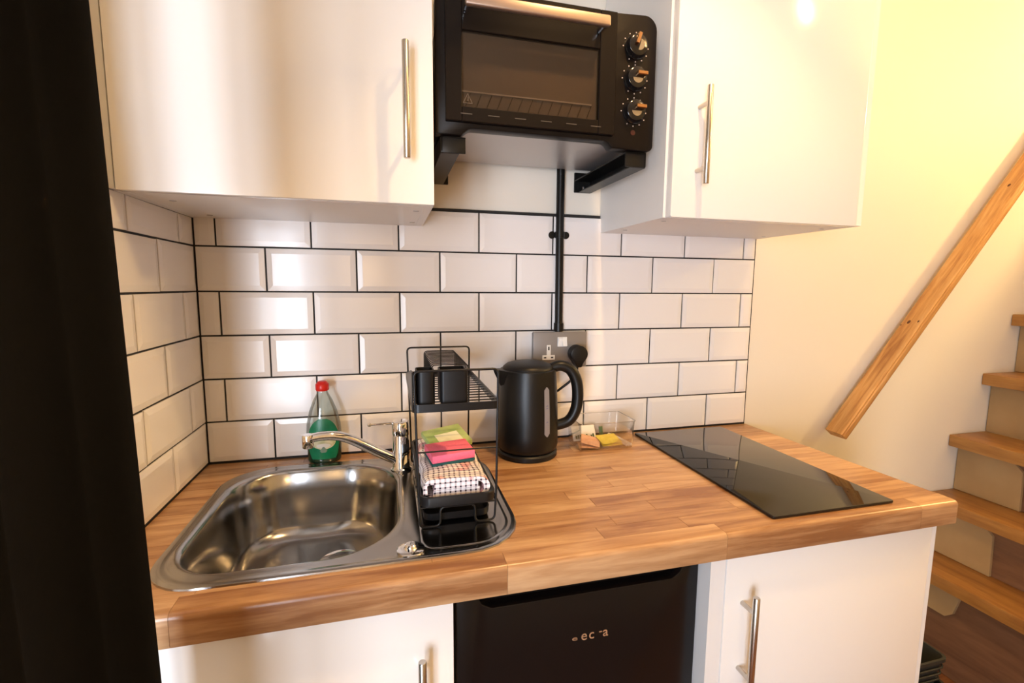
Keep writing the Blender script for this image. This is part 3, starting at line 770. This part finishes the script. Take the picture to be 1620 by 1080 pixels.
# gauge window on the body surface, facing the camera
ga = math.radians(-68)
gb = B(); rows = []
def rbody(z):
    for (r0, z0), (r1, z1) in zip(prof, prof[1:]):
        if z0 <= z <= z1 and z1 > z0: return r0+(r1-r0)*(z-z0)/(z1-z0)
    return 0.075
for k in range(17):
    z = 0.963 + (1.086-0.963)*k/16
    e = min(1.0, math.sqrt(max(0.0, 1-((max(0, abs(z-1.0245)-0.0535))/0.0081)**2)))
    hw = 0.0078*max(e, 0.15)
    rows.append([(kc[0]+(rbody(z)+0.0006)*math.cos(ga+s_*hw/0.075), kc[1]+(rbody(z)+0.0006)*math.sin(ga+s_*hw/0.075), z) for s_ in (-1, -0.5, 0, 0.5, 1)])
gb.loft(rows, closed=False)
go = at(gb.build('gauge_window', M['gauge'], t, smooth=60), org)
for zz in (1.000, 1.034, 1.040):
    r = rbody(zz)+0.0009; c0 = (kc[0]+r*math.cos(ga), kc[1]+r*math.sin(ga), zz)
    B().tube([(c0[0]-0.0022*math.sin(-ga), c0[1]-0.001, zz), (c0[0]+0.0022*math.sin(-ga), c0[1]+0.001, zz)], 0.0008, 6).build('level_mark', M['gauge_mark'], go)

# ------------------------------------------------------------------ washing-up liquid
bx, by = 0.2705, -0.0420
org = (bx, by, 0.9)
t = tag(empty('detergent_bottle', org), 'clear washing-up liquid bottle with green label and red cap by the wall', 'bottle')
bp_ = [(0.001, 0.9006), (0.034, 0.9008), (0.0375, 0.905), (0.0385, 0.915), (0.0395, 0.945), (0.0405, 0.965), (0.0385, 0.995), (0.032, 1.025), (0.022, 1.052), (0.0135, 1.068), (0.0115, 1.073), (0.0115, 1.079)]
at(B().lathe(bp_, (bx, by, 0), 40, 1, 0.68).build('bottle_body', M['pet'], t, smooth=60), org)
at(B().lathe([(0, 0.902), (0.033, 0.902), (0.0363, 0.906), (0.0372, 0.915), (0.0380, 0.943), (0, 0.9432)], (bx, by, 0), 40, 1, 0.68).build('liquid', M['green_liquid'], t, smooth=40), org)
cpb = B().lathe([(0, 1.0755), (0.0140, 1.0755), (0.0155, 1.078), (0.0152, 1.091), (0.0130, 1.0935), (0.012, 1.0940), (0.010, 1.0975), (0.006, 1.0985), (0, 1.0985)], (bx, by, 0), 28)
cpo = at(cpb.build('cap', M['red'], t, smooth=40), org)
def on_bottle(a, z, e=0.0008):
    for (r0, z0), (r1, z1) in zip(bp_, bp_[1:]):
        if z0 <= z <= z1: r = r0+(r1-r0)*(z-z0)/(z1-z0); break
    r += e
    return (bx+r*math.cos(a), by+0.68*r*math.sin(a), z)
def patch(outline, e):     # outline: function z -> half angle; wraps the front of the bottle
    rows = []
    for (z, h) in outline:
        rows.append([on_bottle(math.radians(-88)+h*q/6, z, e) for q in range(-6, 7)])
    return B().loft(rows, closed=False)
lab = [(0.9130+0.098*k/16, 1.02*math.sqrt(max(0.02, 1-((k/16-0.42)/0.60)**2))) for k in range(17)]
lbo = at(patch(lab, 0.0008).build('label', M['green'], t, smooth=60), org)
patch([(0.938+0.034*k/10, 0.72*math.sqrt(max(0.02, 1-((k-5)/5.2)**2))) for k in range(11)], 0.0014).build('label_emblem', M['cream'], lbo, smooth=60)
patch([(0.941+0.011*k/6, 0.40*math.sqrt(max(0.05, 1-((k-3)/3.1)**2))) for k in range(7)], 0.0019).build('label_plaque', M['label_white'], lbo, smooth=60)
patch([(0.930+0.014*k/6, 0.20*(1-abs(k-2)/5)) for k in range(7)], 0.0022).build('label_motif', M['label_grey'], lbo, smooth=60)
patch([(0.9795+0.0015*k, 0.36) for k in range(2)], 0.0014).build('label_line', M['cream'], lbo, smooth=60)

# ------------------------------------------------------------------ dish rack
ZD = 0.9030
RX0, RX1, RYF, RYB = 0.4685, 0.6145, -0.434, -0.118
ZT, ZP = 1.183, 1.119
org = ((RX0+RX1)/2, (RYF+RYB)/2, ZD)
t = tag(empty('dish_rack', org), 'two tier black wire dish rack on the sink drainer', 'dish rack')
r = 0.0021
for y in (RYF, RYB):       # end frames: an inverted U with looped feet
    pts = [(RX0+0.006, y, ZD+0.034), (RX0+0.006, y, ZD+r), (RX0+0.042, y, ZD+r), (RX0+0.042, y, ZD+0.036), (RX1-0.042, y, ZD+0.036), (RX1-0.042, y, ZD+r), (RX1-0.006, y, ZD+r), (RX1-0.003, y, ZD+0.05), (RX1, y, ZT), (RX0, y, ZT), (RX0+0.006, y, ZD+0.034)]
    at(B().tube(arc_path(pts, 0.010, 5), r, 8).build('end_frame', M['black_wire'], t, smooth=60), org)
# upper tray: flat band, floor wires, plate arches
def band(x0, x1, y0, y1, z0, z1, th, rad=0.012):
    o_ = rrect(x0, x1, y0, y1, rad, 5); i_ = rrect(x0+th, x1-th, y0+th, y1-th, max(rad-th, 0.001), 5)
    return B().loft([[(x, y, z0) for x, y in o_], [(x, y, z1) for x, y in o_], [(x, y, z1) for x, y in i_], [(x, y, z0) for x, y in i_], [(x, y, z0) for x, y in o_]])
ut = at(band(RX0-0.004, RX1+0.003, RYF-0.004, RYB+0.004, ZP-0.007, ZP+0.007, 0.003).build('upper_tray', M['black_wire'], t, smooth=40), org)
for k in range(14):
    y = RYF+0.018+k*(RYB-RYF-0.03)/13
    B().tube([(RX0-0.002, y, ZP), (RX1+0.001, y, ZP)], 0.0013, 6).build('tray_wire', M['black_wire'], ut, smooth=60)
for k in range(12):
    y = RYB-0.006-k*0.0185
    B().tube(arc_path([(0.507, y, ZP), (0.507, y, 1.175), (0.579, y, 1.175), (0.579, y, ZP)], 0.008, 4), 0.0011, 6).build('plate_arch', M['black_wire'], ut, smooth=60)
# raised left side of the upper tray
lft = B(); 
lft.prism([(RYF, ZP-0.002), (RYB, ZP-0.002), (RYB, ZP+0.004), (RYF+0.05, ZT-0.006), (RYF, ZT-0.002)], 'x', RX0-0.0035, RX0-0.0015)
lft.build('side_guard', M['black_wire'], ut)
# cutlery cup at the front of the upper tray
for (c0, c1, rc) in ((0.473, 0.505, 0.010), (0.514, 0.562, 0.006)):
    cup = B(); o_ = rrect(c0, c1, RYF+0.006, RYF+0.062, rc, 4); i_ = rrect(c0+0.002, c1-0.002, RYF+0.008, RYF+0.060, rc-0.002, 4)
    cup.loft([[(x, y, ZP+0.004) for x, y in o_], [(x, y, 1.180) for x, y in o_], [(x, y, 1.180) for x, y in i_], [(x, y, ZP+0.007) for x, y in i_]], cap0=True, cap1=True)
    cup.build('cutlery_cup', M['black_plastic'], ut, smooth=40)
# lower tier: plastic drip tray on a wire shelf
ZL = 0.944
lt = B(); TX0, TX1, TY0, TY1 = 0.474, 0.608, -0.452, -0.125
def trr(ins, z): return [(x, y, z) for x, y in rrect(TX0+ins, TX1-ins, TY0+ins, TY1-ins, 0.018, 6)]
lt.loft([trr(0.006, ZL), trr(0.001, ZL+0.004), trr(0, ZL+0.020), trr(0.001, ZL+0.0215), trr(0.005, ZL+0.0210), trr(0.008, ZL+0.005)], cap0=True, cap1=True)
lto = at(lt.build('drip_tray', M['black_plastic'], t, smooth=40), org)
sh = at(B().tube(arc_path([(RX0+0.008, RYB, ZL-0.003), (RX0+0.008, RYF, ZL-0.003)], 0.005), r, 8).build('shelf_rail', M['black_wire'], t, smooth=60), org)
at(B().tube([(RX1-0.003, RYB, ZL-0.003), (RX1-0.003, RYF, ZL-0.003)], r, 8).build('shelf_rail', M['black_wire'], t, smooth=60), org)
for y in (RYF, RYB):
    at(B().tube([(RX0+0.004, y, ZL-0.003), (RX1-0.003, y, ZL-0.003)], r, 8).build('shelf_rail', M['black_wire'], t, smooth=60), org)
for k in range(6):
    y = RYF+0.045+k*0.045
    at(B().tube([(RX0+0.004, y, ZL-0.0025), (RX1-0.003, y, ZL-0.0025)], 0.0014, 6).build('shelf_wire', M['black_wire'], t, smooth=60), org)
at(B().tube([(RX0+0.002, RYF, 1.041), (RX1-0.001, RYF, 1.041)], 0.0015, 6).build('brace_wire', M['black_wire'], t, smooth=60), org)
# lower drip pan resting on the drainer
dpn = B()
def pr(ins, z): return [(x, y, z) for x, y in rrect(0.482+ins, 0.604-ins, -0.420+ins, -0.13-ins, 0.016, 6)]
dpn.loft([pr(0.006, ZD+0.0012), pr(0.001, ZD+0.005), pr(0, ZD+0.018), pr(0.002, ZD+0.018), pr(0.006, ZD+0.004)], cap0=True, cap1=True)
at(dpn.build('drip_pan', M['black_plastic'], t, smooth=40), org)

# ------------------------------------------------------------------ tea towel, sponge, packet on the lower tray
TZ = ZL+0.0055
def ribbon(path, th):
    P = [Vector((p[0], 0, p[1])) for p in path]; L_, R_ = [], []
    for i in range(len(P)):
        d = (P[min(i+1, len(P)-1)]-P[max(i-1, 0)]).normalized(); n = Vector((-d.z, 0, d.x))
        L_.append(P[i]+n*th/2); R_.append(P[i]-n*th/2)
    return L_, R_
def folded(path, th, y0, y1, name, m, parent, org, uvs=110.0, wob=0.0015):
    """a folded strip of cloth: a profile in x-z swept along y, with uv along the strip"""
    L_, R_ = ribbon(path, th); ring = L_ + R_[::-1]; n = len(ring); m2 = 24
    t_ = bmesh.new(); uvl = t_.loops.layers.uv.new('UVMap'); V = []; rnd = random.Random(3)
    le = [0.0]
    for i in range(1, n): le.append(le[-1]+(ring[i]-ring[i-1]).length)
    for j in range(m2+1):
        y = y0+(y1-y0)*j/m2; sh_ = 0.0 if 1 < j < m2-1 else (0.0008 if j in (0, m2) else 0)
        V.append([t_.verts.new((p.x+wob*math.sin(j*0.9+i*0.5), y, p.z+wob*0.7*math.sin(j*0.55+i*0.31))) for i, p in enumerate(ring)])
    for j in range(m2):
        for i in range(n):
            k = (i+1) % n
            f_ = t_.faces.new((V[j][i], V[j][k], V[j+1][k], V[j+1][i]))
            l2 = le[k] if k else le[-1]+th
            for lp, (u_, v_) in zip(f_.loops, ((le[i], j), (l2, j), (l2, j+1), (le[i], j+1))):
                lp[uvl].uv = (u_*uvs, (y0+(y1-y0)*v_/m2)*uvs)
    h = len(L_)
    for Vj in (V[0], V[-1]):
        for i in range(h-1):
            f_ = t_.faces.new((Vj[i], Vj[i+1], Vj[n-2-i], Vj[n-1-i]))
            for lp in f_.loops: lp[uvl].uv = (lp.vert.co.x*uvs, lp.vert.co.z*uvs)
    bmesh.ops.recalc_face_normals(t_, faces=t_.faces)
    bb = B(); bb.bm.free(); bb.bm = t_
    return bb.build(name, m, parent, smooth=60, origin=org)
def curl(cx, cz, rad_, a0, a1, n=10): return [(cx+rad_*math.cos(math.radians(a0+(a1-a0)*k/n)), cz+rad_*math.sin(math.radians(a0+(a1-a0)*k/n))) for k in range(n+1)]
th = 0.0085; X0, X1 = 0.4835, 0.5985
zz = TZ+th/2
r1 = 0.0165
path = [(X0+0.006, zz), (0.52, zz), (0.56, zz)] + curl(X1-r1-th/2, zz+r1, r1, -90, 90) + [(0.56, zz+2*r1+0.0005), (0.53, zz+2*r1+0.002), (0.50, zz+2*r1+0.001)] + curl(X0+0.012, zz+2*r1-0.010, 0.0105, 90, 170, 6) + [(X0+0.002, zz+0.0095)]
tw = folded(path, th, -0.436, -0.205, 'tea_towel', M['towel'], None, (0.54, -0.33, TZ))
tag(tw, 'folded black and white checked tea towel on the dish rack tray', 'tea towel')
# inner folds filling the roll
for q, (xa, xb) in enumerate(((X0+0.016, 0.580), (X0+0.018, 0.577))):
    zi = zz+th/2+0.0060+q*0.0122
    io_ = folded([(xa, zi), (0.52, zi+0.0004), (0.55, zi), (xb-0.004, zi), (xb, zi)], 0.0112, -0.434-0.0015*q, -0.207, 'inner_fold', M['towel'], tw, (0.54, -0.33, TZ)); io_.location = (0, 0, 0)

towel_top = zz+2*r1+0.002+th/2+0.0012
def tilted(b, name, m, loc, rz, ry=0, rx=0, parent=None):
    o = b.build(name, m, parent)
    o.location = loc; o.rotation_euler = (rx, ry, rz); return o
sp_ = tag(empty('sponge', (0.538, -0.345, towel_top+0.001)), 'pink sponge with dark teal scourer lying on the checked tea towel', 'sponge')
sp_.rotation_euler = (math.radians(5), math.radians(-1), math.radians(10))
B().box((-0.042, -0.030, 0.0), (0.042, 0.030, 0.006), 0.0012, 1).build('scourer_pad', M['teal'], sp_)
B().box((-0.042, -0.030, 0.0062), (0.042, 0.030, 0.022), 0.002, 2).build('foam', M['pink'], sp_)
pk = tag(empty('cleaning_pad', (0.540, -0.262, towel_top+0.010)), 'lime green pad with pale paper label behind the pink sponge', 'cleaning pad')
pk.rotation_euler = (math.radians(13), math.radians(-4), math.radians(16))
B().box((-0.043, -0.042, 0.0), (0.043, 0.032, 0.013), 0.0025, 2).build('pad', M['lime'], pk)
B().box((-0.024, -0.0425, 0.0128), (0.026, 0.004, 0.0138), 0.0003, 1).build('paper_label', M['pale'], pk)

# ------------------------------------------------------------------ clear box with sachets
CX0, CX1, CY0, CY1, CZ = 0.9030, 1.0590, -0.132, -0.030, 0.973
t = tag(empty('clear_box', ((CX0+CX1)/2, (CY0+CY1)/2, 0.9)), 'clear acrylic open box of sachets beside the kettle', 'box')
org = tuple(t.location)
def cb(ins, z): return [(x, y, z) for x, y in rrect(CX0+ins, CX1-ins, CY0+ins, CY1-ins, 0.008, 4)]
at(B().loft([cb(0.004, 0.9004), cb(0.0030, 0.9030), cb(0.0, CZ), cb(-0.0015, CZ+0.0008)], cap0=True).build('box_wall', M['acrylic'], t, smooth=40), org)
rimm = mat('acrylic_rim', (0.62, 0.55, 0.52), 0.12)
at(B().tube([Vector(p) for p in cb(-0.0008, CZ+0.0006)], 0.0012, 6, closed=True).build('rim', M['acrylic'], t, smooth=60), org)
def sachet(sx, sy, th, seed=0):
    b = B(); n = 6; top, bot = [], []
    for j in range(n+1):
        for (lst, s_) in ((top, 1), (bot, -1)):
            lst.append([((i/n-0.5)*sx, (j/n-0.5)*sy, s_*(0.0004+th*0.5*max(0, (1-abs(i/n-0.5)*2.2))**0.6*max(0, (1-abs(j/n-0.5)*2.2))**0.6) if 0 < i < n and 0 < j < n else s_*0.0004) for i in range(n+1)])
    b.loft(top, closed=False); b.loft([r_[::-1] for r_ in bot], closed=False)
    bmesh.ops.remove_doubles(b.bm, verts=b.bm.verts, dist=0.0009)
    return b
def put(name, label, cat, m, sx, sy, th, loc, rot, group=None):
    o = sachet(sx, sy, th).build(name, m, None, smooth=60); o.location = loc; o.rotation_euler = [math.radians(q) for q in rot]
    return tag(o, label, cat, group)
put('sugar_sachet', 'yellow paper sachet on top in the clear box', 'sachet', M['yellow'], 0.060, 0.045, 0.005, (0.998, -0.098, 0.9195), (14, 0, 6))
put('sugar_sachet', 'yellow paper sachet lying beneath another yellow sachet in the clear box', 'sachet', M['yellow'], 0.060, 0.045, 0.005, (1.001, -0.099, 0.9125), (12, 0, 1))
put('coffee_sachet', 'peach coloured sachet leaning on the yellow sachets in the clear box', 'sachet', M['peach'], 0.052, 0.045, 0.005, (0.945, -0.098, 0.9185), (14, 12, -22))
put('coffee_sachet', 'peach coloured sachet flat on the floor of the clear box', 'sachet', M['peach'], 0.052, 0.042, 0.005, (0.936, -0.101, 0.9075), (4, 3, -10))
ts = put('tea_sachet', 'white and green tea sachet standing at the back of the clear box', 'sachet', M['white_plastic'], 0.070, 0.042, 0.005, (0.948, -0.046, 0.923), (62, 0, 3))
rnd = random.Random(5)
pr_ = B()
for k in range(9):
    x = -0.028+k*0.0065; h_ = rnd.uniform(0.005, 0.012)
    pr_.box((x, -0.016, 0.0030), (x+0.004, -0.016+h_, 0.0036))
pr_.build('green_print', M['dkgreen'], ts)
put('tea_sachet', 'small dark green sachet upright at the back of the clear box', 'sachet', M['dkgreen'], 0.012, 0.026, 0.004, (1.000, -0.045, 0.924), (75, 0, 0))
for k in range(4):
    bq = B().tube([(-0.0, -0.042, 0), (0, 0, 0.0005), (0, 0.036, 0)], [0.0036, 0.0042, 0.0036], 8)
    o = bq.build('sugar_stick', M['white_plastic']); o.location = (1.030+0.0068*(k % 3), -0.083, 0.9075+(0.0078 if k == 3 else 0.0)); o.rotation_euler = (0, 0, math.radians(12))
    tag(o, 'white paper sugar stick along the side of the clear box' if k < 3 else 'white paper sugar stick lying on top of the other sugar sticks', 'sugar stick', 'sugar sticks in the clear box')

# ------------------------------------------------------------------ stairs
org = (2.2, 0, 0)
t = tag(empty('staircase', org), 'steep oak staircase rising beside the cream wall', 'stairs')
noses = [(2.205, 0.368), (2.312, 0.586), (2.416, 0.798), (2.548, 1.021), (2.662, 1.238), (2.776, 1.456), (2.892, 1.674), (3.008, 1.892)]
SW = -0.62
for i, (nx, nz) in enumerate(noses):
    tb = B().box((nx, SW, nz-0.042), (nx+0.185, -0.002, nz), 0.0025, 2)
    at(tb.build('tread', M['tread'], t, smooth=40), org)
    zb = noses[i-1][1] if i else 0.0
    rx = nx+0.062
    at(B().box((rx, SW+0.02, zb+0.001), (rx+0.016, -0.003, nz-0.0425)).build('riser', M['riser'], t), org)
    # thin tan half panel with a clipped corner in front of each riser
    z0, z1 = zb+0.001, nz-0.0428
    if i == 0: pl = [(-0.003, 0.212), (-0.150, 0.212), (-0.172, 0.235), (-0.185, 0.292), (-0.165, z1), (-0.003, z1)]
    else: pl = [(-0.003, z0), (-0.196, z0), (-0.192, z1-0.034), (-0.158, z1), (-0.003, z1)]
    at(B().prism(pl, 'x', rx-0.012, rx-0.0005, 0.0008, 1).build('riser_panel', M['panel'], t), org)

# handrail: moulded pine rail along the wall
A = Vector((1.817, 0, 0.866)); D = Vector((0.766, 0, 0.944)).normalized(); Nn = Vector((D.z, 0, -D.x))
LR = 2.05
prof = [(-0.020, -0.002), (-0.020, 0.0), (-0.0225, 0.0), (-0.074, 0.0005), (-0.079, 0.003), (-0.0815, 0.0055), (-0.0795, 0.0085), (-0.0795, 0.0105), (-0.0825, 0.013), (-0.083, 0.026), (-0.079, 0.031), (-0.04, 0.033), (-0.022, 0.033)]
prof = prof[2:]
hr = tag(empty('handrail', tuple(A)), 'moulded pine handrail sloping up the cream wall over the stairs', 'handrail')
# local frame: x along the rail, y into the room, z = downward normal
MR = Matrix(((D.x, 0, Nn.x, 0), (0, 1, 0, 0), (D.z, 0, Nn.z, 0), (0, 0, 0, 1)))
hr.matrix_world = Matrix.Translation(A) @ MR
rb = B(); rb.prism(prof, 'x', 0, LR, 0.0012, 1)
rb.build('rail', M['pine'], hr, smooth=40)
for kx, ky, rr_ in ((0.455, -0.043, 0.007), (0.46, -0.070, 0.004), (0.44, -0.026, 0.003), (1.05, -0.05, 0.006)):
    B().lathe([(0, -0.0006), (rr_*0.7, -0.0005), (rr_, 0.001)], (kx, ky, 0), 14, 1.3, 0.8).build('knot', M['knot'], hr)
for kx in (1.28, 1.95):
    kb = B(); kb.box((kx-0.018, -0.024, 0.006), (kx+0.018, -0.001, 0.027), 0.002, 1); kb.build('wall_block', M['pine'], hr)

# ------------------------------------------------------------------ stacked crates on the floor by the stairs
for k, nm in enumerate(('lowest of the dark plastic crates stacked beside the staircase', 'middle of the dark plastic crates stacked beside the staircase', 'topmost of the dark plastic crates stacked beside the staircase')):
    z0 = k*0.088; x0, x1, y0, y1 = 1.74, 1.995+0.008*(1-k), -0.335, -0.06
    t = tag(empty('storage_crate', ((x0+x1)/2, (y0+y1)/2, z0)), nm, 'crate', 'crates stacked by the stairs'); org = tuple(t.location)
    b = B()
    def cr(ins, z): return [(x, y, z) for x, y in rrect(x0+ins, x1-ins, y0+ins, y1-ins, 0.02, 5)]
    b.loft([cr(0.014, z0+0.001), cr(0.006, z0+0.076), cr(0.0, z0+0.077), cr(0.0, z0+0.0865), cr(0.006, z0+0.0865), cr(0.018, z0+0.01)], cap0=True, cap1=True)
    at(b.build('tub', M['crate'], t, smooth=30), org)
    for q in range(3):
        zq = z0+0.018+q*0.02
        at(B().tube([Vector(p) for p in cr(0.0085-0.002*q, zq)], 0.003, 6, closed=True).build('rib', M['crate'], t, smooth=50), org)

# ------------------------------------------------------------------ curtain and its pole
def curtain(label, ys, length, xe, folds, first):
    t = tag(empty('curtain', (0.11, ys-length/2, 0.02)), label, 'curtain'); org = tuple(t.location)
    cb_ = B(); rows = []; NU = 70
    for zz in [0.02+2.33*k/24 for k in range(25)]:
        fr_ = []; bk = []
        for k in range(NU+1):
            u = k/NU
            y = ys - length*u + 0.012*math.sin(u*folds*2*math.pi)*min(1, u*8)
            x = xe + 0.016*(1.62-zz)*first - 0.030*(1-math.cos(u*folds*2*math.pi))*0.5*(0.8+0.3*math.sin(u*9))*min(1, 0.4+u*6) - 0.012*u + 0.004*math.sin(zz*2.1+u*7)*u
            fr_.append((x, y, zz)); bk.append((x-0.004, y, zz))
        rows.append(fr_+bk[::-1])
    cb_.loft(rows)
    at(cb_.build('drape', M['curtain'], t, smooth=70), org)
curtain('long black curtain hanging in folds beside the sink', -0.622, 0.42, 0.141, 4.6, 1)
t = tag(empty('curtain_pole', (0.11, -0.83, 2.375)), 'black curtain pole carrying the curtain beside the sink', 'curtain pole'); org = tuple(t.location)
at(B().tube([(0.11, -0.63, 2.375), (0.11, -1.15, 2.375)], 0.012, 16).build('rod', M['black_satin'], t, smooth=50), org)
for y in (-0.63, -1.15):
    at(B().lathe([(0, -0.022), (0.016, -0.016), (0.022, 0), (0.016, 0.016), (0, 0.022)], (0.11, y, 2.375), 20).build('finial', M['black_satin'], t, smooth=60), org)
for y in (-0.66, -1.10):
    at(B().tube([(0.11, y, ZC), (0.11, y, 2.38)], 0.008, 12).build('ceiling_stay', M['black_satin'], t), org)

# ------------------------------------------------------------------ lamps of the room, and one added fill lamp
def ceiling_lamp(x, y, power, label, r=0.09, col=WARM):
    t = tag(empty('ceiling_lamp', (x, y, ZC)), label, 'lamp', 'ceiling lamps')
    B().lathe([(0, 0), (0.07, 0), (0.07, -0.02), (0.03, -0.03), (0, -0.03)], n=32).build('rose', M['white_plastic'], t, smooth=40)
    B().lathe([(0, -0.03), (0.03, -0.031), (r*0.8, -0.03-r*0.35), (r, -0.03-r*0.9), (r*0.75, -0.03-r*1.55), (r*0.35, -0.03-r*1.82), (0, -0.03-r*1.9)], n=32).build('globe', M['lamp_glass'], t, smooth=60)
    p = point('ceiling_bulb', (x, y, ZC-0.03-r*1.9-0.055), power, col, 0.05)
ceiling_lamp(3.25, -0.75, 36, 'round glass ceiling lamp over the staircase', col=(1.0, 0.68, 0.26))
ceiling_lamp(1.75, -0.88, 4.2, 'round glass ceiling lamp between the kitchen and the stairs')
t = tag(empty('fill_downlight', (0.95, -0.76, ZC)), 'unseen ceiling fill lamp added to brighten the worktop and left wall', 'lamp')  # unseen fill lamp, added to brighten the left wall and worktop
B().lathe([(0.034, -0.001), (0.036, -0.006), (0.046, -0.004), (0.048, 0.0)], n=32).build('bezel', M['chrome'], t, smooth=40)
B().lathe([(0, -0.0035), (0.034, -0.003)], n=32).build('lens', M['lamp_glass'], t, smooth=60)
d = bpy.data.lights.new('fill_spot', 'SPOT'); d.energy = 36; d.color = WARM; d.spot_size = math.radians(90); d.spot_blend = 0.45; d.shadow_soft_size = 0.03  # cone limits the added light on the wall cabinet doors
o = bpy.data.objects.new('fill_spot', d); COL.objects.link(o); o.location = (0.95, -0.76, ZC-0.02)
t = tag(empty('wall_lamp', (0.245, YR, 1.435)), 'small round wall lamp facing the kitchen units', 'lamp')
B().lathe([(0, 0), (0.05, 0), (0.05, 0.015), (0.02, 0.02), (0, 0.02)], n=28, M=Matrix.Rotation(math.radians(90), 4, 'X') ).build('back_plate', M['white_plastic'], t, smooth=40)
B().lathe([(0, 0.021), (0.03, 0.03), (0.04, 0.055), (0.03, 0.08), (0, 0.092)], n=28, M=Matrix.Rotation(math.radians(90), 4, 'X')).build('globe', M['lamp_glass'], t, smooth=60)
point('wall_bulb', (0.245, YR+0.16, 1.435), 5, WARM, 0.03)
